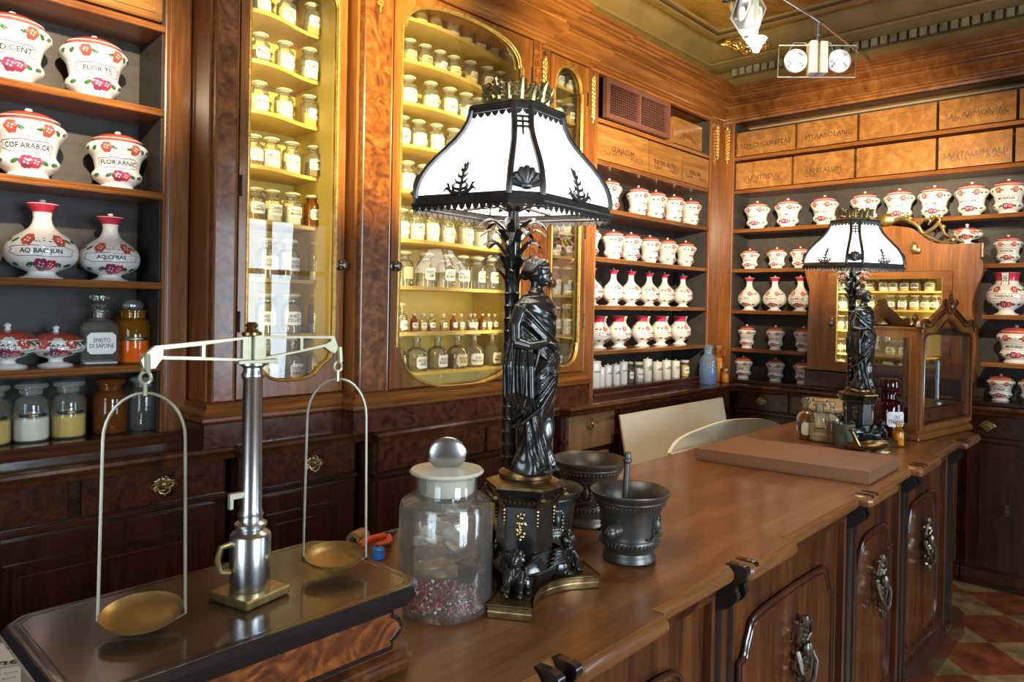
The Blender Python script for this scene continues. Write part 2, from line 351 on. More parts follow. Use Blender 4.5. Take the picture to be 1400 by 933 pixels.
def sculpt(mb, name, mats, parent, voxel, it=2, raw=True):
    # melt overlapping volumes into one continuous surface
    o = build(mb, name, mats, parent, raw=raw)
    r = o.modifiers.new('r', 'REMESH'); r.mode = 'VOXEL'; r.voxel_size = voxel; r.use_smooth_shade = True
    s_ = o.modifiers.new('s', 'SMOOTH'); s_.factor = .5; s_.iterations = it
    dg = bpy.context.evaluated_depsgraph_get(); dg.update(); me = bpy.data.meshes.new_from_object(o.evaluated_get(dg))
    o.modifiers.clear(); me.materials.clear()
    for x in (mats if isinstance(mats, (list, tuple)) else [mats]): me.materials.append(M[x])
    me.shade_smooth(); o.data = me; return o
TXT = {}
def text2d(s, size, bold=0, sx=1.0, gap=1.0):
    key = (s, size, bold, sx)
    if key in TXT: return TXT[key]
    cu = bpy.data.curves.new('t', 'FONT'); cu.body = s; cu.size = size; cu.align_x = 'CENTER'; cu.align_y = 'CENTER'; cu.resolution_u = 2; cu.offset = bold; cu.space_line = .9*gap
    o = bpy.data.objects.new('t', cu); COL.objects.link(o); dg = bpy.context.evaluated_depsgraph_get(); dg.update()
    me = bpy.data.meshes.new_from_object(o.evaluated_get(dg)); r = ([(v.co.x*sx, v.co.y) for v in me.vertices], [tuple(p.vertices) for p in me.polygons])
    bpy.data.objects.remove(o); bpy.data.curves.remove(cu); bpy.data.meshes.remove(me); TXT[key] = r; return r
def put2d(mb, vf, fn, m=0): mb.add([fn(x, y) for x, y in vf[0]], vf[1], m)
ORD = ['first', 'second', 'third', 'fourth', 'fifth', 'sixth', 'seventh', 'eighth', 'ninth', 'tenth', 'eleventh', 'twelfth', 'thirteenth', 'fourteenth']
def ordl(i, n, side='left'):
    if i == 0: return 'leftmost'
    if i == n-1: return 'rightmost'
    return ORD[i]+' from left'

# ================================================================ SETTING
YB, XB = 2.95, 5.2          # back wall, right wall
AY, BX = 2.50, 4.92         # face of the corner shelves on either wall
WT = 1.05                   # worktop level
XL, YF = -1.75, -2.5
struct(build(MB().box((XL-.1, YF-.1, -.06), (XB+.1, YB+.1, 0)), 'floor', 'floor'))
struct(build(MB().box((XL-.1, YF-.1, 3.43), (XB+.1, YB+.1, 3.5)), 'ceiling', 'ceil'))
struct(build(MB().box((XL-.1, YB, 0), (XB+.1, YB+.1, 3.43)), 'wall_back', 'wall'))
struct(build(MB().box((XB, YF-.1, 0), (XB+.1, YB, 3.43)), 'wall_right', 'wall'))
def rect(x0, z0, x1, z1): return [(x0, z0), (x1, z0), (x1, z1), (x0, z1)]
wf = [(3.3, .55, 4.9, 2.55), (.3, .75, 1.7, 2.55)]
struct(build(MB().prism(rect(XL, 0, XB, 3.43), lambda u, v, d: (u, d, v), YF-.1, YF, holes=[rect(*w) for w in wf]), 'wall_front', 'wall'))
wl = (-.3, .7, 1.0, 2.5)
struct(build(MB().prism(rect(YF, 0, YB, 3.43), lambda u, v, d: (d, u, v), XL-.1, XL, holes=[rect(*wl)]), 'wall_left', 'wall'))
def window(n, x0, z0, x1, z1, fn):
    b = MB()
    for a in (x0+.03, (x0+x1)/2, x1-.03): b.prism(rect(a-.03, z0, a+.03, z1), fn, -.07, -.03)
    for c in (z0+.03, z0+(z1-z0)*.68, z1-.03): b.prism(rect(x0, c-.03, x1, c+.03), fn, -.068, -.032)
    o = struct(build(b, 'window_%d' % n, 'white')); build(MB().prism(rect(x0, z0, x1, z1), fn, -.052, -.048), 'pane', 'pane', o)
for i, w in enumerate(wf): window(i+1, *w, lambda u, v, d: (u, YF+d, v))
window(3, *wl, lambda u, v, d: (XL+d, u, v))
# plaster cornice and ceiling border
PP = [(XL, 2.5), (4.70, 2.5), (4.70, YF)]
prof = [(-.45, 3.12), (-.10, 3.12), (-.10, 3.215), (-.085, 3.22), (-.115, 3.225), (-.115, 3.275), (-.03, 3.28), (-.01, 3.295), (.02, 3.30), (.025, 3.315), (.005, 3.33), (.03, 3.35), (.07, 3.375), (.085, 3.40), (.09, 3.432), (-.45, 3.432)]
b = MB().sweep(prof, PP)
b.cur = 1
y = 2.36
while y > YF:
    b.box((4.815, y-.036, 3.226), (4.768, y, 3.274)); y -= .054
x = 4.6
while x > XL:
    b.box((x-.036, 2.615, 3.226), (x, 2.568, 3.274)); x -= .054
struct(build(b, 'trim_1', ['plaster', 'dentil']))
PC = [(XL, 2.22), (4.5, 2.22), (4.5, YF)]
b = MB().sweep([(-.03, 3.43), (-.03, 3.415), (-.015, 3.40), (0, 3.405), (.012, 3.395), (.03, 3.40), (.035, 3.415), (.06, 3.42), (.065, 3.43)], [(XL, 2.34), (4.48, 2.34), (4.48, YF)])
b.cur = 1; b.sweep([(.036, 3.431), (.036, 3.405), (.05, 3.405), (.05, 3.431)], [(XL, 2.34), (4.48, 2.34), (4.48, YF)])
struct(build(b, 'trim_2', ['plaster', 'plaster_dark']))
# gilded leaf cluster in the ceiling corner
t = thing('gilded_ceiling_ornament', 'gilded leaf and fruit ornament in the corner of the painted ceiling', 'ornament', tuple(on_x(1020, 60, 4.35)))
b = MB(); random.seed(3)
for i in range(70):
    a = random.uniform(-1, 1); h = random.uniform(0, 1)*(1-abs(a)*.75)
    p = Vector((a*.15*.73-.03*h, -a*.15*.68-.03*h, -.10*h+.012)); d = Matrix.Rotation(random.uniform(0, 6), 3, 'Z') @ Matrix.Rotation(random.uniform(-1, 1), 3, 'X')
    b.ball(p, (.024, .012, .009), 7, rot=d)
build(b, 'leaf_cluster', 'gilt', t, raw=True)
b = MB()
for i in range(16): a = random.uniform(-1, 1); b.ball((a*.1*.73-.04, -a*.1*.68-.04, -.03-.05*(1-abs(a))*random.random()), .012, 8)
build(b, 'fruit', 'brass', t, raw=True)

# ---- the wooden cornice runs over every cabinet, stepping out where they step out
WCOR = [(-.02, 2.93), (.012, 2.93), (.016, 2.945), (.028, 2.95), (.03, 2.962), (.04, 2.966), (.044, 2.975), (.06, 2.985), (.085, 2.998), (.098, 3.013), (.10, 3.028), (.092, 3.04), (.085, 3.043), (.09, 3.052), (.12, 3.064), (.135, 3.076), (.138, 3.088), (.15, 3.092), (.155, 3.102), (.17, 3.106), (.178, 3.118), (.19, 3.122), (.192, 3.142), (-.02, 3.142)]
CPATH = [(XL, 2.70), (1.136, 2.70), (1.136, 2.53), (1.70, 2.53), (1.70, 2.44), (2.81, 2.44), (2.81, 2.48), (3.27, 2.48), (3.27, AY), (BX, AY), (BX, YF)]
struct(build(MB().sweep(WCOR, CPATH), 'trim_3', 'walnut_x', ang=28))
b = MB().box((XL, 2.71, 2.93), (1.136, YB, 3.13)).box((1.15, 2.54, 2.95), (XB, YB, 3.13)).box((4.93, YF, 2.95), (XB, 2.5, 3.13))
struct(build(b, 'trim_4', 'walnut_x'))

# ================================================================ BASE CABINETS AND WORKTOP
WPATH = [(XL, 2.54), (1.25, 2.54), (1.25, 2.49), (1.79, 2.49), (1.79, 2.40), (2.96, 2.40), (2.96, 2.33), (4.84, 2.33), (4.84, YF)]
t = thing('worktop', 'long polished dark wooden worktop running under the wall cabinets', 'worktop', (2, 2.5, 1.0))
b = MB(); wp = [(x, y) for x, y in WPATH]+[(XB-.002, YF), (XB-.002, YB-.002), (XL, YB-.002)]
b.prism(wp, lambda u, v, d: (u, v, d), 1.012, WT)
build(b, 'slab', 'worktop', t)
build(MB().sweep([(-.01, 1.0), (.012, 1.002), (.018, 1.012), (.008, 1.02), (.02, 1.026), (.026, 1.036), (.022, 1.046), (.01, 1.0505), (-.01, 1.0505)], WPATH), 'moulded_edge', 'crotch', t)

def baroque_handle(parent, c, axis, s=.05, mat='oldmetal'):
    # mask plate with two scroll wings and a drop; axis 'Y' faces -Y, 'X' faces -X
    b = MB(); rnd = random.Random(int(c[0]*1000+c[1]*77))
    for i in range(16):
        a = 2*PI*i/16; r = .55+.35*abs(cos(1.5*a)); b.ball((cos(a)*r*.9, -.08, sin(a)*r*.55), (.20, .12, .16), 7)
    b.ball((0, -.12, 0), (.5, .16, .38), 10); b.ball((0, -.28, .05), (.22, .18, .26), 9)
    for q in (-1, 1):
        b.tube([(q*.15, -.2, .1), (q*.45, -.34, .22), (q*.8, -.28, .18), (q*1.0, -.18, -.05), (q*.82, -.14, -.2), (q*.7, -.15, -.02)], [.12, .11, .1, .09, .07, .05], 7)
        b.tube([(q*.1, -.2, .3), (q*.3, -.25, .55), (q*.1, -.2, .7)], .07, 6)
    b.tube([(-.5, -.2, -.15), (-.35, -.35, -.5), (0, -.4, -.66), (.35, -.35, -.5), (.5, -.2, -.15)], .08, 7)
    b.ball((0, -.35, -.72), .12, 7)
    m = Matrix.Translation(c) @ (Matrix.Rotation(-PI/2, 4, 'Z') if axis == 'X' else Matrix.Identity(4)) @ Matrix.Scale(s, 4)
    b.xf(m); return build(b, 'handle', mat, parent)

def panel_door(parent, x0, x1, z0, z1, Y, mat='mahog_z', name='door'):
    b = MB().box((x0, Y, z0), (x1, Y+.025, z1), ch=.003); w = min(.07, (x1-x0)*.2)
    b.prism(rect(x0+w, z0+w, x1-w, z1-w), lambda u, v, d: (u, d, v), Y-.008, Y+.001, holes=[rect(x0+w+.016, z0+w+.016, x1-w-.016, z1-w-.016)])
    b.box((x0+w+.04, Y-.006, z0+w+.04), (x1-w-.04, Y+.001, z1-w-.04), ch=.004)
    return build(b, name, mat, parent)

def base_unit(x0, x1, Y, label, drawers, doors, mat='mahog', dmat='mahog_burl', dz=(.872, .998), hand=.044):
    t = thing('base_cabinet', label, 'cabinet', ((x0+x1)/2, Y+.1, 0))
    fr = MB().box((x0, Y+.02, .10), (x1, YB-.01, 1.0)).box((x0, Y+.03, 0), (x1, Y+.3, .10))
    fr.box((x0, Y+.002, .845), (x1, Y+.03, .865), ch=.003).box((x0, Y, .04), (x1, Y+.03, .10), ch=.004)
    build(fr, 'carcass', mat, t)
    for a, c, hx in drawers:
        d = build(MB().box((a+.006, Y-.004, dz[0]), (c-.006, Y+.05, dz[1]), ch=.005), 'drawer', dmat, t)
        for h in hx: baroque_handle(d, (h, Y-.006, .935), 'Y', hand, 'brass')
    for a, c in doors: panel_door(t, a+.008, c-.008, .12, .835, Y-.002)
    return t
base_unit(XL+.01, 1.235, 2.575, 'dark mahogany base cabinet under the open shelves of majolica, brass mask handle', [(-.35, .72, [.2]), (.745, 1.225, [on_y(222, 658, 2.575).x])], [(-.9, -.2), (-.2, .45), (.46, 1.2)])
base_unit(1.26, 1.775, 2.525, 'narrow dark base cabinet with one drawer behind the right pan of the scales', [(1.28, 1.765, [on_y(428, 628, 2.52).x])], [(1.28, 1.765)])
base_unit(1.80, 2.945, 2.435, 'wide dark base cabinet with burr drawer behind the tall glass jar', [(1.81, 2.44, [on_y(595, 605, 2.43).x]), (2.45, 2.93, [])], [(1.81, 2.37), (2.38, 2.93)])
base_unit(2.955, 3.44, 2.365, 'small base cabinet with faded pale drawer and door, left of the cream board', [(2.99, 3.42, [on_y(808, 570, 2.36).x])], [], 'mahog', 'pale', dz=(.80, .99))
t = bpy.data.objects['base_cabinet.003']
d = build(MB().box((3.04, 2.36, .12), (3.36, 2.385, .77), ch=.004).prism(rect(3.09, .17, 3.31, .72), lambda u, v, d: (u, d, v), 2.352, 2.362, holes=[rect(3.105, .185, 3.295, .705)]), 'door', 'pale', t)
base_unit(3.45, 4.86, 2.365, 'long dark base cabinet with three knobs under the nook of white pots', [(3.47, 4.85, [on_y(871, 559, 2.36).x, on_y(930, 550, 2.36).x, on_y(982, 541, 2.36).x])], [(3.47, 4.15), (4.16, 4.85)], hand=.036)
# right wall base cabinets
def base_b(y0, y1, label, draws, doors):
    t = thing('base_cabinet', label, 'cabinet', (4.95, (y0+y1)/2, 0)); X = 4.875
    b = MB().box((X+.02, y0, .1), (XB-.01, y1, 1.0)).box((X+.03, y0, 0), (X+.3, y1, .1)).box((X, y0, .845), (X+.03, y1, .865), ch=.003).box((X, y0, .04), (X+.03, y1, .1), ch=.004)
    build(b, 'carcass', 'mahog', t)
    for a, c, h in draws:
        d = build(MB().box((X-.004, a+.006, .872), (X+.05, c-.006, .998), ch=.005), 'drawer', 'mahog', t)
        if h: baroque_handle(d, (X-.006, h, .94), 'X', .04, 'brass')
    for a, c, k in doors:
        b = MB().box((X-.002, a+.008, .12), (X+.025, c-.008, .835), ch=.003)
        b.prism(rect(a+.075, .19, c-.075, .765), lambda u, v, d: (d, u, v), X-.011, X-.001, holes=[rect(a+.09, .205, c-.09, .75)])
        d = build(b, 'door', 'mahog_z', t)
        if k: build(MB().ball((X-.02, k, .47), (.014, .012, .012), 8).box((X-.008, k-.01, .44), (X-.001, k+.01, .50), ch=.002), 'key_plate', 'oldmetal', d)
base_b(1.72, 2.33, 'dark base cabinet in the corner below the right-hand vases', [(1.95, 2.32, 2.14), (1.73, 1.94, None)], [(1.73, 2.32, None)])
base_b(.93, 1.715, 'dark base cabinet hidden behind the glass display case', [(.94, 1.70, None)], [(.94, 1.32, None), (1.33, 1.70, None)])
base_b(-.9, .925, 'dark base cabinet right of the counter end, above the tiled floor', [(.35, .91, .80), (-.3, .34, 0.0)], [(.47, .91, .70), (.0, .46, None), (-.6, -.01, None)])

# ================================================================ OPEN SHELVES, LEFT
def edge_board(b, p0, p1, z, axis, th=.024, face=0):
    # shelf board with a small half-round moulded front edge (front is the low-coordinate side)
    (x0, y0), (x1, y1) = p0, p1
    b.box((x0, y0+.006, z-th), (x1, y1, z)) if axis == 'X' else b.box((x0+.006, y0, z-th), (x1, y1, z))
    if axis == 'X':
        for r, zz in ((.008, z-.007), (.007, z-.018)): b.tube([(x0, y0+.006, zz), (x1, y0+.006, zz)], r, 8)
    else:
        for r, zz in ((.008, z-.007), (.007, z-.018)): b.tube([(x0+.006, y0, zz), (x0+.006, y1, zz)], r, 8)
LZ = [2.563, 2.262, 1.962, 1.638, 1.343, 1.10]
t = thing('open_shelf_unit', 'tall open wooden shelves of majolica jars at the left edge', 'shelves', (.4, 2.75, WT))
build(MB().box((XL+.01, 2.925, WT+.001), (1.10, YB-.005, 2.93)), 'back_panel', 'shelf_grey', t)
b = MB().box((1.042, 2.705, WT), (1.132, 2.925, 2.93)); b.box((1.036, 2.698, WT), (1.128, 2.712, 2.93), ch=.003)
b.tube([(1.040, 2.697, WT), (1.040, 2.697, 2.93)], .006, 8); b.tube([(1.056, 2.698, WT), (1.056, 2.698, 2.93)], .003, 6)
build(b, 'upright', 'walnut', t)
build(MB().box((1.030, 2.712, WT+.05), (1.042, 2.924, 2.9)), 'side_lining', 'shelf_grey', t)
for z in LZ[:-1]:
    b = MB(); edge_board(b, (XL+.01, 2.695), (1.041, 2.925), z, 'X'); build(b, 'shelf', 'walnut_x', t)
b = MB().box((XL+.01, 2.68, WT), (1.05, 2.925, 1.10)); b.sweep([(0, WT), (.03, WT), (.03, WT+.012), (.02, WT+.02), (.012, 1.08), (.018, 1.092), (.012, 1.1005), (0, 1.1005)], [(XL+.01, 2.68), (1.10, 2.68)])
build(b, 'plinth', 'mahog', t)
for a, c in ((.2, .6), (.62, 1.03)): build(MB().box((a, 2.70, 2.575), (c, 2.9, 2.9), ch=.006).prism(rect(a+.03, 2.60, c-.03, 2.86), lambda u, v, d: (u, d, v), 2.694, 2.701, holes=[rect(a+.04, 2.61, c-.04, 2.85)]), 'drawer', 'painted_box', t)

# ================================================================ GLAZED BREAKFRONT CABINETS
def zlin(pts, n=6):
    out = []
    for i in range(len(pts)-1):
        for k in range(n if len(pts[i]) > 2 else 1): out.append(pts[i])
    return pts
def smooth(pts, n=4):
    out = []; K = len(pts)
    P = [Vector(p) for p in pts]
    for i in range(K-1):
        p0, p1, p2, p3 = P[max(i-1, 0)], P[i], P[i+1], P[min(i+2, K-1)]
        for k in range(n):
            t_ = k/n; out.append(.5*((2*p1)+(p2-p0)*t_+(2*p0-5*p1+4*p2-p3)*t_*t_+(3*p1-p0-3*p2+p3)*t_**3))
    out.append(P[-1]); return [tuple(p) for p in out]
def appl(parent, fn, h, mat='gilt'):
    # gilded hanging leaf garland, fn maps (u,d,z) to the world
    b = MB(); n = int(h/.022)
    for i in range(n):
        z = -h*i/n; w = .014*(1-.35*i/n)
        for q in (-1, 1):
            c = fn(q*w*.8, -.006, z); b.ball(c, (.010, .010, .014), 7)
        b.ball(fn(0, -.012, z-.008), (.007, .007, .012), 7)
    b.ball(fn(0, -.006, .018), (.013, .013, .016), 8); b.ball(fn(0, -.006, -h), (.006, .006, .02), 7)
    return build(b, 'gilded_garland', mat, parent)
def glazed(name, label, x0, x1, Y, dx0, dx1, outline, knob, shelves, pil, hinge, sf=.14):
    t = thing(name, label, 'cabinet', ((x0+x1)/2, Y+.2, WT)); top = 2.93
    # carcass: sides, back, top as separate boards
    b = MB().box((x0, Y+.03, WT), (x0+.02, 2.92, top)).box((x1-.02, Y+.03, WT), (x1, 2.92, top)).box((x0, Y+.03, 2.912), (x1, 2.92, top)); b.cur = 1
    b.box((x0+.0205, Y+.045, 1.22), (x0+.024, 2.905, 2.911)).box((x1-.024, Y+.045, 1.22), (x1-.0205, 2.905, 2.911)).box((x0+.02, 2.905, 1.2), (x1-.02, 2.92, 2.912))
    b.box((x0+.02, Y+.035, 1.15), (x1-.02, 2.905, shelves[-1]))
    build(b, 'case', ['walnut', 'yellow'], t)
    # plinth with moulding
    path = [(x0, 2.6 if Y < 2.5 else 2.7), (x0, Y), (x1, Y), (x1, Y+.04)]
    b = MB().box((x0-.0, Y+.0, WT), (x1, Y+.2, 1.16)); b.sweep([(0, WT), (.026, WT), (.026, 1.135), (.02, 1.14), (0, 1.14)], path); build(b, 'plinth', 'mahog_burl', t)
    b = MB().sweep([(-.01, 1.14), (.026, 1.14), (.036, 1.148), (.036, 1.158), (.026, 1.162), (.03, 1.172), (.02, 1.184), (.010, 1.19), (.012, 1.205), (0, 1.212), (-.01, 1.212)], path); build(b, 'base_moulding', 'walnut_x', t)
    for a, c in pil:
        p = build(MB().box((a, Y-.002, 1.212), (c, Y+.032, top), ch=.002), 'pilaster', 'burl', t)
        bb = MB()
        for q in (a+.004, c-.004): bb.tube([(q, Y-.002, 1.212), (q, Y-.002, top)], .004, 8)
        build(bb, 'beading', 'walnut', p)
    # door
    b = MB().prism(rect(dx0, 1.216, dx1, top-.006), lambda u, v, d: (u, d, v), Y-.004, Y+.028, holes=[outline])
    d = build(b, 'door', 'walnut', t)
    n = len(outline)
    bb = MB().tube([(p[0], Y-.004, p[1]) for p in outline], .0065, 8, closed=True)
    cx = sum(p[0] for p in outline)/n; cz = sum(p[1] for p in outline)/n
    bb.tube([(cx+(p[0]-cx)*.985, Y+.004, cz+(p[1]-cz)*.994) for p in outline], .0045, 8, closed=True)
    build(bb, 'gilded_bead', 'gilt', d)
    zs = [p[1] for p in outline]; xs = [p[0] for p in outline]
    build(MB().box((min(xs)-.008, Y+.010, min(zs)-.008), (max(xs)+.008, Y+.013, max(zs)+.008)), 'glass_pane', 'pane', d)
    if knob:
        kb = MB().lathe([(.0, 0), (.020, 0), (.021, .004), (.012, .008), (.009, .018), (.017, .024), (.02, .032), (.012, .042), (0, .044)], n=14)
        for i in range(8): kb.ball((.018*cos(i*PI/4), .018*sin(i*PI/4), .028), .006, 6)
        kb.xf(Matrix.Translation((knob[0], Y-.004, knob[1])) @ Matrix.Rotation(PI/2, 4, 'X')); build(kb, 'knob', 'oldmetal', d)
    for z in (1.5, 2.0, 2.75):
        build(MB().tube([(hinge, Y-.006, z-.03), (hinge, Y-.006, z+.03)], .005, 8).ball((hinge, Y-.006, z+.034), .006, 7).ball((hinge, Y-.006, z-.034), .006, 7), 'hinge', 'ebony', d)
    # wavy-fronted painted shelves
    for z in shelves[:-1]:
        a, c = x0+.025, x1-.025; K = 16
        fr = [(a+(c-a)*i/K, Y+sf-.035*cos(2*PI*(i/K)-PI*.9)*(1 if x1-x0 > .5 else .15)) for i in range(K+1)]
        build(MB().prism(fr+[(c, 2.904), (a, 2.904)], lambda u, v, d: (u, v, d), z-.016, z), 'shelf', 'yshelf', t)
    return t
def mirror(half, cx): return half+[(2*cx-p[0], p[1]) for p in half[::-1]]
# left door: ogee bottom, arched top
hb = smooth([(1.278, 1.395), (1.292, 1.352), (1.33, 1.325), (1.365, 1.29), (1.41, 1.275), (1.462, 1.272)], 4)
cx = 1.462; ol = [(1.272, 2.78)]+[(1.272, 1.42)]+hb; ol = ol+[(2*cx-p[0], p[1]) for p in ol[::-1][1:]]; ol += smooth([(1.64, 2.82), (1.56, 2.87), (1.462, 2.885), (1.36, 2.87), (1.284, 2.82)], 3)
SL = [2.711, 2.517, 2.323, 2.109, 1.898, 1.67, 1.445, 1.244]
glazed('glazed_cabinet', 'narrow glazed cabinet left of centre, windows reflected in its single door', 1.137, 1.699, 2.53, 1.238, 1.690, ol, (1.672, 1.73), SL, [(1.146, 1.232)], 1.243)
hb = smooth([(1.925, 1.385), (1.93, 1.35), (1.96, 1.29), (2.03, 1.24), (2.15, 1.21), (2.285, 1.203)], 4)
cx = 2.285; bot = [(1.905, 1.392), (1.918, 1.392)]+hb; bot = bot+[(2*cx-p[0], p[1]) for p in bot[::-1][1:]]
ht = smooth([(2.645, 2.775), (2.63, 2.82), (2.56, 2.87), (2.43, 2.90), (2.285, 2.908)], 4); tp = [(2.665, 2.765), (2.65, 2.768)]+ht; tp = tp+[(2*cx-p[0], p[1]) for p in tp[::-1][1:]]
SM = [2.87, 2.68, 2.49, 2.30, 2.095, 1.873, 1.66, 1.45, 1.262]
tm = glazed('glazed_cabinet', 'wide glazed breakfront cabinet behind the large lamp, full of chemist bottles', 1.70, 2.81, 2.44, 1.862, 2.735, bot+tp, (1.878, 1.735), [z-.002 for z in SM], [(1.712, 1.856), (2.742, 2.80)], 2.73)
appl(tm, lambda u, d, z: (1.784+u, 2.438+d, 2.90+z), .11)
hb = smooth([(2.972, 1.37), (2.975, 1.33), (3.0, 1.28), (3.05, 1.25), (3.085, 1.247)], 3)
cx = 3.085; bot = [(2.962, 1.376)]+hb; bot = bot+[(2*cx-p[0], p[1]) for p in bot[::-1][1:]]
ht = smooth([(3.195, 2.775), (3.19, 2.82), (3.15, 2.875), (3.085, 2.895)], 4); tp = [(3.208, 2.765)]+ht; tp = tp+[(2*cx-p[0], p[1]) for p in tp[::-1][1:]]
SR = [2.80, 2.62, 2.40, 2.20, 1.994, 1.861, 1.644, 1.42, 1.243]
tr = glazed('glazed_cabinet', 'slim glazed cabinet with an arched pane just right of the large lamp', 2.812, 3.268, 2.48, 2.925, 3.255, bot+tp, (2.945, 1.70), SR, [(2.83, 2.918)], 3.25, .055)
appl(tr, lambda u, d, z: (2.872+u, 2.478+d, 2.86+z), .17)

# ================================================================ CORNER SHELVES (left wall side)
HZ = [2.68, 2.437, 2.164, 1.870, 1.588, 1.320, 1.098]
t = thing('corner_shelf_unit', 'open shelves of white majolica on the left wall side of the corner', 'shelves', (4.0, 2.6, WT))
build(MB().box((3.272, 2.78, WT), (4.93, 2.80, 2.93)), 'back_panel', 'shelf_grey', t)
build(MB().box((4.735, AY+.012, 1.098), (4.745, 2.78, 2.93)), 'side_lining', 'shelf_grey', t)
b = MB().box((3.272, AY, WT), (3.375, 2.78, 2.93)); b.tube([(3.375, AY-.001, WT), (3.375, AY-.001, 2.93)], .006, 8); b.tube([(3.285, AY-.001, WT), (3.285, AY-.001, 2.93)], .005, 8)
u = build(b, 'pilaster', 'walnut', t); appl(u, lambda a, d, z: (3.33+a, AY+d, 2.88+z), .23)
b = MB().box((4.745, AY, WT+.02), (BX+.01, 2.78, 2.93)); b.tube([(4.747, AY-.001, 1.1), (4.747, AY-.001, 2.93)], .006, 8)
u = build(b, 'pilaster', 'walnut', t); appl(u, lambda a, d, z: (4.84+a, AY+d, 2.88+z), .20)
for z in HZ[:-1]:
    b = MB(); edge_board(b, (3.376, AY-.004), (4.736, 2.78), z, 'X'); build(b, 'shelf', 'walnut_x', t)
b = MB().box((3.376, AY, WT), (4.75, 2.78, 1.098)).sweep([(0, WT), (.02, WT), (.02, WT+.01), (.01, 1.07), (.014, 1.09), (.008, 1.0985), (0, 1.0985)], [(3.376, AY), (4.75, AY)]); build(b, 'plinth', 'mahog', t)
def box_front(parent, uv, z0, z1, fn, text, mat='painted_box', depth=.22):
    (a, c) = uv; b = MB(); b.prism(rect(a, z0, c, z1), fn, 0, depth); b.prism(rect(a, z0, c, z1), fn, -.006, .0, holes=[rect(a+.006, z0+.006, c-.006, z1-.035)])
    d = build(b, 'drawer', mat, parent)
    if text:
        bb = MB(); put2d(bb, text2d(text, .046, .0, 1.0), lambda x, y: fn((a+c)/2+x*TXS, z0+(z1-z0)*.40+y, -.0012)); 
        for q in (-1, 1):
            for k in range(5): aa = (a+c)/2+q*(c-a)*(.16+.05*k); bb.tube([fn(aa, z0+.045+.01*sin(k*2), -.001), fn(aa+.012, z0+.055+.008*cos(k*3), -.001), fn(aa+.02, z0+.04, -.001)], .0015, 4)
        build(bb, 'painted_lettering', 'engrave', d)
TXS = 1
fA = lambda u, v, d: (u, AY+.008+d, v)
for (a, c, s) in ((3.385, 3.93, 'GUAJACUM'), (3.95, 4.345, 'RADIX ALTH.'), (4.365, 4.725, 'MALVA')): box_front(t, (a, c), 2.442, 2.645, fA, s)
box_front(t, (4.235, 4.62), 2.686, 2.86, fA, 'SENNA')
# ventilation grille standing on the top shelf
t = thing('air_grille', 'brown slatted air grille standing in front of the top corner shelf', 'grille', (3.78, AY-.03, 2.681))
b = MB(); x0, x1, z0, z1 = 3.42, 4.13, 2.684, 2.915; fg = lambda u, v, d: (u, AY-.035+d, v)
xm = (x0+x1)/2; b.prism(rect(x0, z0, x1, z1), fg, 0, .028, holes=[rect(x0+.035, z0+.03, xm-.008, z1-.03), rect(xm+.008, z0+.03, x1-.035, z1-.03)]); build(b, 'frame', 'vent', t)
b = MB()
for k in range(11):
    z = z0+.04+k*(z1-z0-.08)/10
    for a, c in ((x0+.035, xm-.008), (xm+.008, x1-.035)): b.add([fg(a, z, .004), fg(c, z, .004), fg(c, z+.007, .016), fg(a, z+.007, .016), fg(a, z-.002, .004), fg(c, z-.002, .004), fg(c, z+.005, .016), fg(a, z+.005, .016)], [(0, 1, 2, 3), (7, 6, 5, 4), (0, 4, 5, 1), (3, 2, 6, 7), (0, 3, 7, 4), (1, 5, 6, 2)])
build(b, 'slats', 'vent', t)
b = MB()
for a, c in ((x0+.035, xm-.008), (xm+.008, x1-.035)):
    for k in range(15): x = a+(c-a)*(k+.5)/15; b.box((x-.0012, AY-.017, z0+.03), (x+.0012, AY-.009, z1-.03))
build(b, 'louvre_blades', 'vent', t)
build(MB().box((x0+.01, AY-.006, z0+.01), (x1-.01, AY-.001, z1-.01)), 'backing', 'dark', t)

# ================================================================ RIGHT WALL SHELVES
t = thing('majolica_shelf_unit', 'open shelves of majolica covering the right wall, with two rows of painted drawers', 'shelves', (5.05, 1.2, WT))
build(MB().box((5.165, YF+.01, WT), (5.185, 2.49, 2.93)), 'back_panel', 'shelf_grey', t)
b = MB().box((BX, 2.405, 1.055), (5.165, AY-.001, 2.93)); b.tube([(BX-.001, 2.408, 1.06), (BX-.001, 2.408, 2.93)], .006, 8)
u = build(b, 'pilaster', 'walnut', t); appl(u, lambda a, d, z: (BX+d, 2.455-a, 2.88+z), .22)
build(MB().box((BX+.012, 2.396, 1.075), (5.165, 2.404, 2.93)), 'side_lining', 'shelf_grey', t)
for z in [2.68, 2.44, 2.157]:
    b = MB(); edge_board(b, (BX-.004, YF+.02), (5.165, 2.404), z, 'Y'); build(b, 'shelf', 'walnut_y', t)
for z in (1.870, 1.572, 1.297):
    for y0, y1 in ((1.86, 2.404), (YF+.02, .85)):
        b = MB(); edge_board(b, (BX-.004, y0), (5.165, y1), z, 'Y'); build(b, 'shelf', 'walnut_y', t)
build(MB().box((BX-.02, YF+.02, WT), (5.165, 2.404, 1.073), ch=.004), 'plinth', 'mahog', t)
fB = lambda u, v, d: (BX+.008+d, -u, v)
ys = [2.395, 1.955, 1.553, 1.10, .70, .30]
for (a, c, s) in zip(ys[:-1], ys[1:], ['SEM CUCURBITAE', 'MYRABOLANI', None, 'SAL ARMONIAC', 'GUMMI']): box_front(t, (-a+.008, -c-.008), 2.686, 2.855, fB, s)
ys = [2.395, 1.975, 1.567, 1.10, .715, .30]
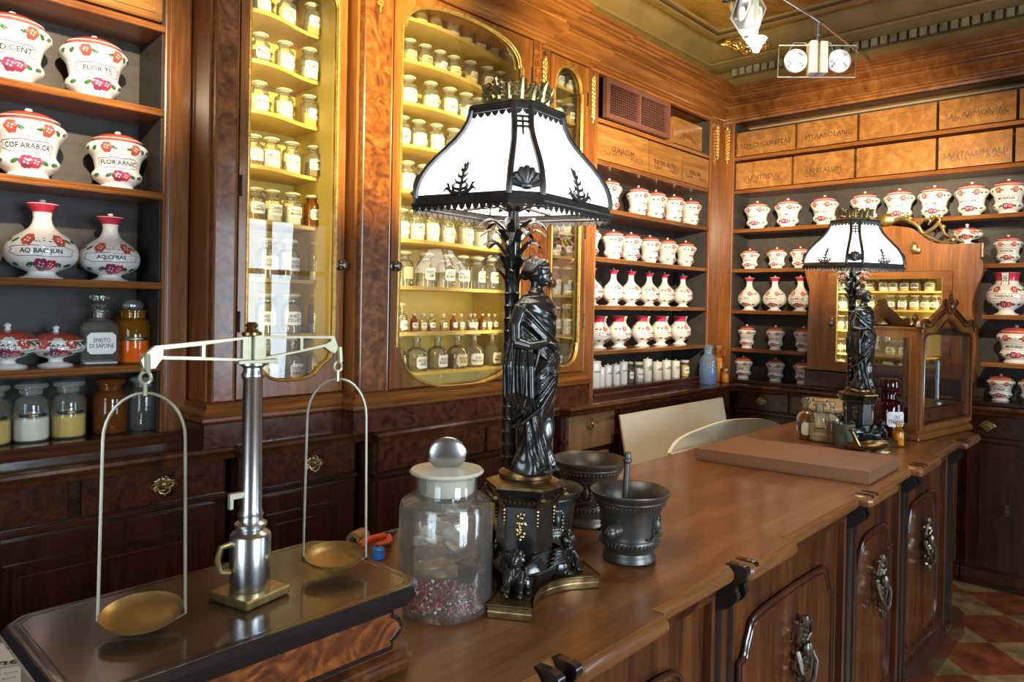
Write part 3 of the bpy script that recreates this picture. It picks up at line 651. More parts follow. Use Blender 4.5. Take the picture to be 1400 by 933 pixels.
for (a, c, s) in zip(ys[:-1], ys[1:], ['LENTISCUS', 'SANTALUM', None, 'SANTALUM ALB', 'SASSAFRAS']): box_front(t, (-a+.008, -c-.008), 2.446, 2.635, fB, s)

# ---- carved wall cabinet with broken pediment
t = thing('carved_cabinet', 'honey wood wall cabinet with gilded scroll pediment, glazed door showing yellow shelves', 'cabinet', (4.9, 1.35, WT))
X0 = 4.85; fC = lambda u, v, d: (X0+d, u, v)
rs = smooth([(.875, 1.18), (.865, 1.35), (.872, 1.5), (.888, 1.62), (.872, 1.72), (.842, 1.80), (.838, 1.87), (.852, 1.895)], 4)
ls = smooth([(1.838, 1.90), (1.85, 1.86), (1.835, 1.78), (1.815, 1.7), (1.822, 1.5), (1.822, 1.18)], 4)
topc = [(.852, 1.985), (.965, 1.985)]+smooth([(.98, 1.985), (1.06, 1.99), (1.12, 2.015), (1.16, 2.05), (1.21, 2.09), (1.30, 2.11), (1.35, 2.12), (1.40, 2.11), (1.49, 2.09), (1.54, 2.05), (1.58, 2.015), (1.64, 1.99), (1.72, 1.985)], 4)+[(1.838, 1.985)]
b = MB().prism(rs+topc+ls, fC, 0, .045, holes=[rect(.985, 1.105+.09, 1.70, 1.83)]); build(b, 'carved_frame', 'walnut', t)
b = MB().box((X0+.0, .88, 1.075), (X0+.05, 1.84, 1.195), ch=.006); build(b, 'lower_rail', 'mahog', t)
b = MB().box((X0+.045, .90, 1.075), (5.165, .92, 1.95)).box((X0+.045, 1.80, 1.075), (5.165, 1.82, 1.95)).box((X0+.045, .90, 1.93), (5.165, 1.82, 1.95)); build(b, 'case', 'walnut', t)
b = MB().box((5.15, .92, 1.08), (5.163, 1.80, 1.93)).box((X0+.046, .9205, 1.08), (5.15, .924, 1.93)).box((X0+.046, 1.796, 1.08), (5.15, 1.7995, 1.93)).box((X0+.046, .92, 1.195), (5.15, 1.8, 1.20)); build(b, 'painted_lining', 'yellow', t)
b = MB().prism(rect(.988, 1.198, 1.698, 1.827), fC, -.004, .02, holes=[rect(1.04, 1.25, 1.636, 1.785)]); d = build(b, 'door', 'walnut_y', t)
bb = MB().tube([(X0-.004, p[0], p[1]) for p in rect(1.04, 1.25, 1.636, 1.785)], .005, 6, closed=True); build(bb, 'gilded_bead', 'gilt', d)
build(MB().box((X0+.008, 1.034, 1.244), (X0+.011, 1.642, 1.791)), 'glass_pane', 'pane', d)
build(MB().ball((X0-.015, 1.668, 1.50), (.015, .018, .022), 9).ball((X0-.006, 1.668, 1.5), (.004, .012, .04), 8), 'knob', 'oldmetal', d)
for z in (1.35, 1.68): build(MB().tube([(X0-.006, .992, z-.025), (X0-.006, .992, z+.025)], .005, 8), 'hinge', 'ebony', d)
BZ = [1.712, 1.594, 1.459, 1.305, 1.202]
for z in BZ[:-1]: build(MB().box((4.95, .926, z-.012), (5.15, 1.795, z)), 'shelf', 'yshelf', t)
# gilded rococo scrolls along the pediment
b = MB()
def scroll(pts, r0, r1): P = smooth(pts, 5); b.tube([(X0-.008, p[0], p[1]) for p in P], [r0+(r1-r0)*i/(len(P)-1) for i in range(len(P))], 8)
for q in (1, -1):
    m_ = lambda L: [((1.35+q*(1.35-a)), z) for a, z in L]
    scroll(m_([(1.33, 2.13), (1.27, 2.155), (1.215, 2.13), (1.175, 2.10), (1.15, 2.06), (1.11, 2.03), (1.05, 2.00), (.985, 1.992)]), .014, .007)
    scroll(m_([(1.18, 2.10), (1.14, 2.14), (1.11, 2.13), (1.12, 2.105)]), .010, .005)
    scroll(m_([(1.14, 2.05), (1.085, 2.09), (1.06, 2.13), (1.08, 2.15), (1.10, 2.13)]), .013, .006)
    scroll(m_([(1.07, 2.12), (1.045, 2.08), (1.03, 2.045), (1.00, 2.03), (.985, 2.045)]), .011, .005)
    scroll(m_([(1.03, 2.0), (.99, 2.015), (.95, 2.0), (.93, 1.99)]), .009, .005)
    for k in range(7): a_, z_ = [(1.27, 2.16), (1.24, 2.165), (1.215, 2.15), (1.10, 2.155), (1.07, 2.155), (1.04, 2.09), (.985, 2.01)][k]; b.ball((X0-.01, 1.35+q*(1.35-a_), z_), (.010, .016, .012), 7)
b.ball((X0-.02, 1.35, 2.15), (.02, .05, .04), 10); b.ball((X0-.02, 1.19, 1.97), (.015, .02, .035), 8); b.ball((X0-.02, 1.17, 1.955), (.012, .02, .02), 8)
for q in (-1, 1): b.tube([(X0-.004, 1.345+q*.49-.012, 1.905), (X0-.004, 1.345+q*.49-.012, 1.985)], .009, 8)
build(b, 'gilded_scrollwork', 'brass', t)

# ================================================================ SHOP COUNTER
t = thing('shop_counter', 'long shop counter with worn walnut top and arched dark panels', 'counter', (1.7, 1.1, 0))
C0, C1 = -.95, 4.12
segs = []  # (x0, x1, y) scalloped front edge
fx = [(-.95, .36, .705), (.40, .66, .705), (.66, .865, .735), (.935, 1.20, .705), (1.20, 1.53, .735), (1.565, 1.82, .705), (1.82, 2.385, .735), (2.42, 2.70, .705), (2.70, 2.985, .735), (3.02, 3.30, .705), (3.30, 3.74, .735), (3.79, 4.07, .705)]
front = []
for x0, x1, y in fx:
    if front and x0-front[-1][0] > .01: front += [(front[-1][0]+.001, .752), (x0-.001, .752)]
    front += [(x0, y+.006), (x0+.006, y), (x1-.006, y), (x1, y+.006)]
front += [(4.12, .75), (4.13, .80)]
outl = front+[(4.13, 1.47), (C0, 1.47)]
b = MB().prism(outl, lambda u, v, d: (u, v, d), .968, .9985)
b.sweep([(-.004, .962), (.004, .964), (.009, .972), (.009, .984), (.004, .994), (-.004, .999)], front); build(b, 'top', 'counter', t)
b = MB().box((C0, .80, .10), (4.08, 1.43, .968)).box((C0, .82, 0), (4.06, 1.40, .1)); build(b, 'body', 'crotch', t)
b = MB(); b.sweep([(0, .90), (.02, .905), (.03, .93), (.045, .945), (.05, .966), (0, .967)], [(C0, .80), (4.08, .80), (4.08, 1.43)]); build(b, 'frieze_moulding', 'crotch', t)
b = MB(); b.sweep([(0, .0), (.045, .0), (.045, .10), (.03, .115), (.02, .13), (0, .14)], [(C0, .80), (4.08, .80), (4.08, 1.43)]); build(b, 'plinth', 'mahog', t)
pil = [.865, 1.53, 2.42, 3.03, 3.78]
for x in pil:
    b = MB(); w = .10
    b.box((x, .775, .0), (x+w, .81, .935), ch=.004); b.box((x-.008, .758, 0), (x+w+.008, .81, .135), ch=.006)
    p = build(b, 'pilaster', 'crotch', t)
    b = MB()
    for q in (.012, .072): b.tube([(x+q+.008, .775, .14), (x+q+.008, .775, .90)], .010, 8)
    build(b, 'ebonised_column', 'ebony', p)
    # carved black brackets breaking through the top edge
    for q in (.0, .045):
        b = MB(); P = smooth([(.775, .88), (.740, .90), (.722, .925), (.728, .945), (.712, .965), (.700, .985), (.703, .9985), (.720, 1.0015), (.748, 1.0)], 3)+[(.775, .99)]
        b.prism(P, lambda u, v, d: (x+q+d+.008, u, v), 0, .017); build(b, 'bracket', 'ebony', t)
def arch_panel(x0, x1, hx, hs=.10):
    z0, z1 = .18, .80; s = .035
    L = [(x0, z0+.10)]+[(x0, z1-.10), (x0+s*.5, z1-.10)]+smooth([(x0+s*.8, z1-.09), (x0+s*1.4, z1-.045), (x0+s*2.8, z1-.008), ((x0+x1)/2, z1)], 4)
    T = L+[(x0+x1-p[0], p[1]) for p in L[::-1][1:]]
    Bq = smooth([(x1, z0+.10), (x1-.02, z0+.05), (x1-.06, z0+.01), (x1-.12, z0)], 3)+smooth([(x0+.12, z0), (x0+.06, z0+.01), (x0+.02, z0+.05), (x0, z0+.1)], 3)[:-1]
    O = T+Bq[1:]; cx, cz = (x0+x1)/2, (z0+z1)/2; sc = lambda k: [(cx+(p[0]-cx)*(1-k/(x1-x0)*2), cz+(p[1]-cz)*(1-k/(z1-z0)*2)) for p in O]
    d = build(MB().prism(O, lambda u, v, dd: (u, .802-dd, v), 0, .010), 'panel', 'crotch', t)
    bb = MB().tube([(p[0], .791, p[1]) for p in O], .006, 8, closed=True).tube([(p[0], .791, p[1]) for p in sc(.018)], .004, 8, closed=True); build(bb, 'panel_moulding', 'mahog_z', d)
    if hx is not None:
        bb = MB(); rnd = random.Random(int(hx*100))
        for i in range(40):
            z = rnd.uniform(-1, 1); w = (.42 if z > 0 else .42*(1+z*.75)); a = rnd.uniform(-w, w)
            bb.ball((a*hs, -.012-.014*rnd.random(), z*hs), (rnd.uniform(.006, .012),)*3, 6)
        for q in (-1, 1):
            bb.tube([(q*.01, -.02, .07), (q*.035, -.03, .09), (q*.045, -.025, .05), (q*.02, -.02, .03)], .005, 6); bb.tube([(q*.04, -.02, .02), (q*.05, -.04, -.03), (q*.02, -.045, -.07), (0, -.04, -.085)], .007, 7)
            bb.tube([(q*.02, -.02, .0), (q*.045, -.03, -.02), (q*.03, -.03, -.05)], .006, 6)
        bb.ball((0, -.025, .095), (.014, .012, .02), 8); bb.ball((0, -.035, .02), (.02, .015, .024), 9); bb.ball((0, -.03, -.1), (.012, .012, .02), 8)
        bb.xf(Matrix.Translation((hx, .792, .60))); build(bb, 'handle', 'oldmetal', d)
arch_panel(.20, .80, .5); arch_panel(1.02, 1.47, 1.25); arch_panel(1.70, 2.37, 2.07); arch_panel(2.57, 2.98, 2.79, .09); arch_panel(3.18, 3.70, 3.44, .09)

# ================================================================ TABLE LAMPS
FIG = math.radians(-54); FM = Matrix.Rotation(FIG, 4, 'Z'); LAMP_TILT = (.035, 'Y'); LAMP_SH = math.radians(230+28+54)
def make_lamp():
    L = thing('figural_table_lamp', 'large near bronze table lamp, classical woman by a palm trunk, lit white glass shade', 'lamp', (0, 0, 0), group=None)
    # base plate: concave triangle with blunt corners
    R_, w = .150, .041; pts = []
    for k in range(3):
        a = 2*PI*k/3; e = Vector((cos(a), sin(a))); n_ = Vector((-sin(a), cos(a)))
        p1 = e*R_-n_*w; p2 = e*R_+n_*w; a2 = 2*PI*(k+1)/3; e2 = Vector((cos(a2), sin(a2))); n2 = Vector((-sin(a2), cos(a2))); q = e2*R_-n2*w
        pts += [tuple(p1), tuple(p2)]; m_ = (e+e2).normalized()*.058
        for j in range(1, 9): s_ = j/9; pts.append(tuple(p2*(1-s_)**2+2*s_*(1-s_)*(2*m_-(p2+q)/2)+q*s_*s_))
    b = MB().sweep([(0, 0), (.004, .0), (.005, .008), (-.001, .010), (.001, .014), (.001, .020), (-.004, .024), (-.004, .026)], pts[::-1], closed=True)
    b.prism(pts, lambda u, v, d: (u, v, d), .0, .0255); build(b, 'base_plate', 'bronze_brown', L, raw=True)
    # hexagonal drum with frames
    b = MB(); hexp = []
    for k in range(3):
        for q in (-.36, .36): a = 2*PI*k/3+PI/3+q*1.25; hexp.append((a, 1))
    def ring(r, z): return [(r*cos(a), r*sin(a), z) for a, _ in hexp]
    pr_ = [(.052, .024), (.062, .035), (.068, .05), (.062, .064), (.060, .07), (.056, .085), (.058, .09), (.058, .178), (.062, .182), (.066, .196), (.072, .205), (.080, .214)]
    for (r0, z0), (r1, z1) in zip(pr_[:-1], pr_[1:]): b.add(ring(r0, z0)+ring(r1, z1), [(i, (i+1) % 6, (i+1) % 6+6, i+6) for i in range(6)])
    build(b, 'pedestal', 'bronze', L, ang=20, raw=True)
    b = MB()
    for (r0, z0), (r1, z1) in zip([(.080, .214), (.083, .217), (.083, .222), (.072, .226), (.056, .231), (.052, .235)][:-1], [(.083, .217), (.083, .222), (.072, .226), (.056, .231), (.052, .235), (.0, .236)]): b.add(ring(r0, z0)+ring(r1, z1), [(i, (i+1) % 6, (i+1) % 6+6, i+6) for i in range(6)])
    b.lathe([(.052, .228), (.055, .234), (.055, .240), (.048, .246), (.044, .248), (0, .249)], n=28); build(b, 'pedestal_cap', 'bronze_brown', L, ang=20, raw=True)
    b = MB(); rnd = random.Random(5)
    for k in range(3):
        for q in (0, PI/3):
            a = 2*PI*k/3+q; r = .054 if q else .060; rr = (.0585 if q == 0 else .0555)
            for i in range(26):
                z = rnd.uniform(-1, 1); s_ = rnd.uniform(-1, 1)*(.011*(1-abs(z)*.5)); e = Vector((cos(a), sin(a), 0)); n_ = Vector((-sin(a), cos(a), 0))
                b.ball(e*(rr-.008 if q else rr-.012)+n_*s_+Vector((0, 0, .140+z*.026)), .0042, 6)
    for i in range(42): a = 2*PI*i/42; b.ball((.066*cos(a)*.98, .066*sin(a)*.98, .192), .0036, 5)
    for k in range(3):
        for q in (-.45, .45):
            a = 2*PI*k/3+PI/3+q; b.tube([(.062*cos(a), .062*sin(a), .18), (.079*cos(a), .079*sin(a), .20), (.082*cos(a), .082*sin(a), .212)], .004, 6); b.ball((.085*cos(a), .085*sin(a), .20), .006, 7)
            for j in range(5): b.ball((.060*cos(a), .060*sin(a), .172-.007*j), .0045-.0005*j, 6)
    build(b, 'grape_reliefs', 'bronze_brown', L, raw=True)
    for k in range(3):   # crouching winged sphinxes on the three corners
        b = MB()
        b.ball((.078, 0, .050), (.024, .021, .026), 12).ball((.098, 0, .062), (.015, .016, .022), 12)
        for q in (-1, 1):
            b.ball((.070, q*.020, .042), (.021, .011, .017), 10); b.ball((.088, q*.024, .030), (.014, .0075, .006), 8)
            b.tube([(.100, q*.011, .072), (.113, q*.012, .055), (.112, q*.013, .034)], [.0085, .007, .0055], 8); b.ball((.119, q*.013, .0305), (.010, .0068, .0055), 8)
            for j in range(5): b.tube([(.088, q*.016, .072-.003*j), (.070, q*(.030+.003*j), .080-.004*j), (.048-.004*j, q*(.042+.003*j), .088-.008*j)], [.0048, .0042, .002], 6)
        b.ball((.102, 0, .094), (.0125, .0115, .0145), 12).ball((.113, 0, .089), (.0055, .006, .006), 8).ball((.093, 0, .091), (.013, .016, .017), 10).tube([(.098, 0, .08), (.1, 0, .092)], .011, 8)
        for j in range(9): a = PI*(j/8-.5)*1.5; b.ball((.094+.0, .0155*sin(a), .094+.0155*cos(a)), .0045, 6)
        b.xf(Matrix.Rotation(2*PI*k/3, 4, 'Z')); sculpt(b, 'sphinx', 'bronze', L, .0016, 2)
    # palm trunk behind the figure
    tx = -.042; b = MB(); pf = []; z = .240
    while z < .70: pf += [(.0175, z), (.0150, z+.003), (.0160, z+.024)]; z += .026
    b.lathe(pf+[(.017, .706), (.014, .72), (.011, .775), (.016, .79), (.010, .80), (.006, .95)], c=(tx, 0, 0), n=18); b.xf(FM); build(b, 'palm_trunk', 'bronze', L, raw=True)
    b = MB()
    def frond(z, a, ln, up, droop, w=.010):
        P = []; n = 9
        for i in range(n+1): s_ = i/n; P.append((tx+(.013+ln*s_)*cos(a), (.013+ln*s_)*sin(a), z+up*sin(min(1, s_*1.25)*PI*.5)-droop*s_**3))
        V = []; F = []
        for i, p in enumerate(P):
            s_ = i/n; ww = w*(1-s_)**.6*(.55+.9*s_)+.0006; nx, ny = -sin(a)*ww, cos(a)*ww
            V += [(p[0]-nx, p[1]-ny, p[2]-.002), (p[0], p[1], p[2]+.003), (p[0]+nx, p[1]+ny, p[2]-.002), (p[0], p[1], p[2]-.002)]
        for i in range(n):
            for k in range(4): F.append((i*4+k, i*4+(k+1) % 4, i*4+4+(k+1) % 4, i*4+4+k))
        b.add(V, F)
    for j, (z, ln, up, dr) in enumerate([(.630, .030, .024, .004), (.652, .045, .034, .014), (.682, .052, .036, .018), (.708, .056, .034, .020), (.732, .062, .030, .022)]):
        for k in range(6): frond(z, 2*PI*k/6+j*.5, ln, up, dr, .011)
    for k in range(8): frond(.775, 2*PI*k/8+.2, .075, .018, .010, .009)
    for k in range(6): frond(.80, 2*PI*k/6, .035, .03, .006, .007)
    b.xf(FM); build(b, 'palm_fronds', 'bronze', L, raw=True)
    # draped standing woman, one continuous surface
    b = MB(); T = [(0, .040, .045, .0), (.012, .040, .046, 0), (.05, .034, .041, 0), (.10, .034, .042, .001), (.16, .038, .047, .003), (.205, .040, .049, .003), (.245, .035, .043, .0), (.285, .037, .049, .0), (.315, .038, .054, -.001), (.336, .033, .055, -.001), (.352, .024, .042, -.001), (.362, .015, .020, 0), (.372, .0125, .0125, .001), (.395, .0120, .0120, .002)]
    def tab(z):
        for p, q in zip(T[:-1], T[1:]):
            if p[0] <= z <= q[0]: s_ = (z-p[0])/(q[0]-p[0]); s_ = s_*s_*(3-2*s_); return [p[i]+(q[i]-p[i])*s_ for i in (1, 2, 3)]
        return T[-1][1:]
    NZ, NT = 110, 84; V = []; F = []
    for i in range(NZ+1):
        z = .395*i/NZ; rx, ry, cx_ = tab(z)
        for k in range(NT):
            th = 2*PI*k/NT; f = 0
            if z < .235:
                tw = th+z*3.0+.45*sin(z*22+th*2); g = sin(7*tw+1.4*sin(2*th+z*14)); f = .0042*(abs(g)**.6*(1 if g > 0 else -1))*(1-z/.30)
                f += .0022*sin(5*th-z*70)
            elif z < .345: f = .0012*sin((z*170)+sin(th)*4.2+cos(th)*3.0+2*sin(z*60))
            if z < .35 and z >= .235: f *= min(1, (.35-z)/.02)
            V.append((cx_+.018+(rx+f)*cos(th), (ry+f)*sin(th)+.004*sin(z*9), z+.245))
    for i in range(NZ):
        for k in range(NT): F.append((i*NT+k, i*NT+(k+1) % NT, (i+1)*NT+(k+1) % NT, (i+1)*NT+k))
    F += [tuple(range(NT))[::-1], tuple(NZ*NT+k for k in range(NT))]; b.add(V, F)
    o = lambda x, y, z: (x+.018, y, z+.245)
    # shawl folds from the near shoulder across the chest and round the hips
    for k in range(6):
        q = k*.0095+.002*sin(k*2.3); b.tube([o(-.030, -.030, .325-q*.6), o(-.012, -.053, .335-q), o(.020, -.050, .318-q*1.3), o(.038, -.020, .285-q*1.2), o(.040, .015, .262-q), o(.02, .045, .25-q)], .0042, 7)
    for k in range(5):
        q = k*.0115+.003*sin(k*1.9); b.tube([o(.036, .030, .25-q), o(.043, .0, .232-q*1.3), o(.034, -.030, .205-q*1.5), o(.006, -.050, .170-q*1.4), o(-.02, -.045, .14-q)], .0045, 7)
    # mantle hanging from the near forearm
    for k in range(7):
        s_ = k/6; x = -.030+.060*s_; b.tube([o(x*.8-.004, -.050, .262-.006*s_), o(x, -.060-.003*sin(k*2.1), .215), o(x*1.05, -.058, .165-.02*abs(s_-.5)), o(x*.95+.004, -.050, .128+.02*abs(s_-.6))], [.0065, .0068, .006, .003], 8)
    # arms
    b.tube([o(-.004, -.046, .330), o(-.010, -.058, .295), o(-.006, -.060, .262)], [.015, .0145, .0125], 10); b.tube([o(-.006, -.060, .262), o(.024, -.052, .255), (o(.048, -.034, .262))], [.0125, .0095, .0065], 10)
    b.tube([o(-.002, .046, .330), o(-.004, .058, .290), o(.002, .056, .250)], [.015, .0135, .0115], 10); b.tube([o(.002, .056, .250), o(.030, .035, .225), o(.044, .006, .205)], [.0115, .0088, .0062], 10)
    for base, d, flip in ((o(.048, -.034, .262), Vector((1, .25, -.05)).normalized(), 1), (o(.044, .006, .205), Vector((.35, -.9, -.1)).normalized(), -1)):
        base = Vector(base); sd = d.cross(Vector((0, 0, 1))).normalized(); b.ball(base+d*.008, (.0085, .0075, .0042), 8)
        for j in range(4): p = base+d*.012+sd*(j-1.5)*.0038; ln = (.011, .0135, .0125, .010)[j]; b.tube([p, p+d*ln*.6+Vector((0, 0, -.001)), p+d*ln+Vector((0, 0, -.006))], [.0021, .0020, .0016], 6)
        b.tube([base+d*.004-sd*.006, base+d*.011-sd*.0105+Vector((0, 0, .001)), base+d*.017-sd*.0095+Vector((0, 0, -.003))], [.0024, .0022, .0018], 6)
    b.tube([o(.040, -.036, .272), o(.034, -.046, .225), o(.022, -.058, .165), o(.016, -.062, .135)], [.0035, .0032, .003, .0028], 7)
    # feet at the hem
    for q in (-.017, .015): b.ball(o(.040, q, .006), (.014, .007, .006), 8)
    # head: skull, face, nose, brow, lips, chin, ears, waved hair and bun
    hc = Vector(o(.002, 0, .402)); rt = Matrix.Rotation(.10, 4, 'Z')
    h = MB(); h.ball((0, 0, .002), (.0215, .0185, .0225), 18).ball((.0095, 0, -.007), (.0135, .0135, .0185), 16).ball((.0165, 0, -.0195), (.0055, .006, .005), 10)
    h.tube([(.0205, 0, .006), (.0262, 0, -.006), (.0225, 0, -.0085)], [.0022, .0032, .0022], 8).tube([(.0185, -.0095, .0058), (.0222, 0, .0068), (.0185, .0095, .0058)], .0021, 7)
    for q in (-1, 1): h.ball((.0180, q*.0065, .0018), (.0026, .0032, .0020), 8).ball((-.001, q*.0175, -.003), (.0032, .002, .005), 8).ball((.0135, q*.0095, -.007), (.005, .0035, .005), 8)
    h.tube([(.0205, -.0042, -.0128), (.0228, 0, -.0122), (.0205, .0042, -.0128)], .0018, 7).tube([(.0205, -.0032, -.0152), (.0222, 0, -.0154), (.0205, .0032, -.0152)], .0019, 7)
    for j in range(5):
        for q in (-1, 1): h.tube([(.0165-.006*j, q*.003, .0195+.0025*j-.0006*j*j), (.010-.0055*j, q*.0155, .0125+.0015*j), (.000-.004*j, q*.0205, .001), (-.013-.002*j, q*.0125, -.007+.001*j)], .0033, 7)
    h.ball((-.0235, 0, -.004), (.0095, .010, .010), 12).tube([(.015, -.012, .011), (.0195, 0, .0165), (.015, .012, .011)], .0026, 7)
    h.xf(Matrix.Translation(hc) @ rt @ Matrix.Scale(1.17, 4)); b.add(h.v, h.f)
    b.xf(FM); sculpt(b, 'woman_figure', 'bronze', L, .00135, 3)
    # ------------- shade
    zz = [.785, .80, .815, .832, .850, .868, .888, .908, .928, .948, .970]; DD = [.212, .2115, .208, .200, .188, .172, .152, .132, .116, .105, .099]; CC = [.066, .066, .064, .061, .056, .050, .043, .038, .035, .035, .038]
    T0 = FM @ Matrix.Translation((tx, 0, .87)) @ Matrix.Rotation(LAMP_TILT[0], 4, LAMP_TILT[1]) @ Matrix.Rotation(LAMP_SH, 4, 'Z') @ Matrix.Diagonal((.93, .93, 1, 1)) @ Matrix.Translation((0, 0, -.87))
    def cor(k, q, i): e = Vector((cos(k*PI/2), sin(k*PI/2), 0)); n_ = Vector((-sin(k*PI/2), cos(k*PI/2), 0)); return e*DD[i]+n_*q*CC[i]/2+Vector((0, 0, zz[i]))
    n = len(zz)
    for k in range(4):
        for A, Bf, nm in ((lambda i: cor(k, -1, i), lambda i: cor(k, 1, i), 'corner_glass'), (lambda i: cor(k, 1, i), lambda i: cor((k+1) % 4, -1, i), 'glass_panel')):
            b = MB(); V = []; m_ = 6
            for lay in (0, .003):
                for i in range(n):
                    for j in range(m_+1): p = A(i).lerp(Bf(i), j/m_); rd = Vector((p.x, p.y, 0)).normalized(); V.append(p-rd*lay)
            F = []; S = n*(m_+1)
            for l_ in (0, S):
                for i in range(n-1):
                    for j in range(m_): F.append((l_+i*(m_+1)+j, l_+i*(m_+1)+j+1, l_+(i+1)*(m_+1)+j+1, l_+(i+1)*(m_+1)+j))
            b.add(V, F); b.xf(T0); build(b, nm, 'opal', L, raw=True)
    b = MB()
    for k in range(4):
        for q in (-1, 1): b.tube([cor(k, q, i)*1.0+Vector((cos(k*PI/2), sin(k*PI/2), 0))*.002 for i in range(n)], .0068, 8)
    def loop(i, off=0, z=0): return [cor(k, q, i)*(1+off)+Vector((0, 0, z)) for k in range(4) for q in (-1, 1)]
    lp = loop(0); K = 8
    for (z0, z1, o0) in ((-.014, .006, .030),):
        V = [Vector((p.x*(1+o0), p.y*(1+o0), p.z+z0)) for p in lp]+[Vector((p.x*(1.0), p.y*(1.0), p.z+z1)) for p in lp]+[Vector((p.x*(1+o0-.03), p.y*(1+o0-.03), p.z+z0)) for p in lp]
        b.add(V, [(i, (i+1) % K, (i+1) % K+K, i+K) for i in range(K)]+[(i, (i+1) % K, (i+1) % K+2*K, i+2*K) for i in range(K)])
    b.tube([Vector((p.x*1.035, p.y*1.035, p.z-.013)) for p in lp], .0042, 6, closed=True)
    lt = loop(n-1); V = [Vector((p.x*1.05, p.y*1.05, p.z-.006)) for p in lt]+[Vector((p.x*1.05, p.y*1.05, p.z+.006)) for p in lt]+[Vector((p.x*.80, p.y*.80, p.z+.010)) for p in lt]
    b.add(V, [(i, (i+1) % K, (i+1) % K+K, i+K) for i in range(K)]+[(i+K, (i+1) % K+K, (i+1) % K+2*K, i+2*K) for i in range(K)])
    b.tube([Vector((p.x*1.05, p.y*1.05, p.z+.006)) for p in lt], .0045, 6, closed=True)
    for k in range(4):   # pierced cells at the top of the corner strips
        for r_ in range(3):
            i = n-2-r_*.45; P = cor(k, -1, n-2).lerp(cor(k, -1, n-3), r_*.55); Q = cor(k, 1, n-2).lerp(cor(k, 1, n-3), r_*.55); e = Vector((cos(k*PI/2), sin(k*PI/2), 0))*.003; b.tube([P+e, Q+e], .003, 6)
        P = (cor(k, -1, n-2)+cor(k, 1, n-2))/2; Q = (cor(k, -1, n-4)+cor(k, 1, n-4))/2; b.tube([P, Q], .0025, 6)
    # support arms
    for k in range(4): e = Vector((cos(k*PI/2+PI/4), sin(k*PI/2+PI/4), 0)); b.tube([(0, 0, .79), e*.05+Vector((0, 0, .786)), e*.145+Vector((0, 0, .782))], .0035, 6)
    b.xf(T0); build(b, 'shade_frame', 'shade_frame', L, raw=True)
    for lp_, s0, zd, h_ in ((loop(0), 1.03, -.014, .012), (loop(n-1), 1.045, -.006, .010)):
        b = MB()
        for i in range(8):
            p, q = lp_[i], lp_[(i+1) % 8]; ln = (q-p).length; m_ = max(2, round(ln/.018))
            for j in range(m_):
                a_, c_ = p.lerp(q, j/m_), p.lerp(q, (j+1)/m_); mid = (a_+c_)/2
                tr_ = lambda v, z, k_=s0: Vector((v.x*k_, v.y*k_, v.z+zd+z))
                ks = s0-.012 if zd < -.01 else s0+.008
                V = [tr_(a_, 0), tr_(a_.lerp(c_, .12), -h_*.6), tr_(a_.lerp(c_, .35), -h_*.95), tr_(a_.lerp(c_, .5), -h_*1.1), tr_(a_.lerp(c_, .65), -h_*.95), tr_(a_.lerp(c_, .88), -h_*.6), tr_(c_, 0)]
                V += [tr_(Vector((v.x, v.y, v.z)), 0, 1) for v in []]; V2 = [v*1.0-Vector((v.x, v.y, 0)).normalized()*.0015 for v in V]
                b.add(V+V2, [tuple(range(7)), tuple(range(13, 6, -1))]+[(i_, i_+1, i_+8, i_+7) for i_ in range(6)])
        b.xf(T0); build(b, 'scalloped_fringe', 'shade_frame', L, raw=True)
    b = MB()     # shells and palmettes standing on the rim
    for k in range(4):
        e = Vector((cos(k*PI/2), sin(k*PI/2), 0)); n_ = Vector((-sin(k*PI/2), cos(k*PI/2), 0)); c = e*.214+Vector((0, 0, .797))
        b = MB()
        for j in range(7):
            a = PI*(j-3)/7.6; ln = .036; tip = c+n_*sin(a)*ln*.72+Vector((0, 0, cos(a)*ln-.002))-e*.004; b.tube([c, c.lerp(tip, .6)+e*.004, tip], [.004, .0065, .0078], 7); b.ball(tip, .0078, 7)
        b.ball(c+Vector((0, 0, .002)), (.014, .014, .006), 8); b.xf(T0); build(b, 'shell_ornament', 'shade_frame', L, raw=True)
    for k in range(4):
        b = MB(); a0 = k*PI/2+PI/4; e = Vector((cos(a0), sin(a0), 0)); n_ = Vector((-sin(a0), cos(a0), 0))
        def sp(s_, z): # on the slope of the wide panel
            zt = .785+z
            i = max(j for j in range(n-1) if zz[j] <= zt+1e-9); f = (zt-zz[i])/(zz[i+1]-zz[i]); D = DD[i]+(DD[i+1]-DD[i])*f; C_ = CC[i]+(CC[i+1]-CC[i])*f
            return e*(D*cos(PI/4)+C_/2*sin(PI/4)+.004)+n_*s_+Vector((0, 0, zt))
        b.tube([sp(0, .0), sp(0, .05), sp(0, .072)], [.004, .003, .0008], 6)
        for j, (z, w_) in enumerate(((.012, .022), (.024, .018), (.036, .014), (.048, .009), (.058, .006))):
            for q in (-1, 1): b.tube([sp(0, z), sp(q*w_*.6, z+.002), sp(q*w_, z+.010)], [.0035, .003, .0008], 6)
        for q in (-1, 1):
            b.tube([sp(0, .004), sp(q*.022, .008), sp(q*.036, .016), sp(q*.046, .010)], [.004, .004, .003, .0008], 6); b.tube([sp(q*.016, .005), sp(q*.020, .020), sp(q*.014, .026)], [.003, .003, .0008], 6); b.tube([sp(q*.026, .009), sp(q*.034, .024), sp(q*.040, .026)], [.003, .0025, .0008], 6)
        b.xf(T0); build(b, 'palmette_ornament', 'shade_frame', L, raw=True)
    b = MB(); b.lathe([(.066, .976), (.070, .980), (.070, .986), (.066, .992), (.063, .996), (.066, .996)], n=40, cap=False); rnd = random.Random(9)
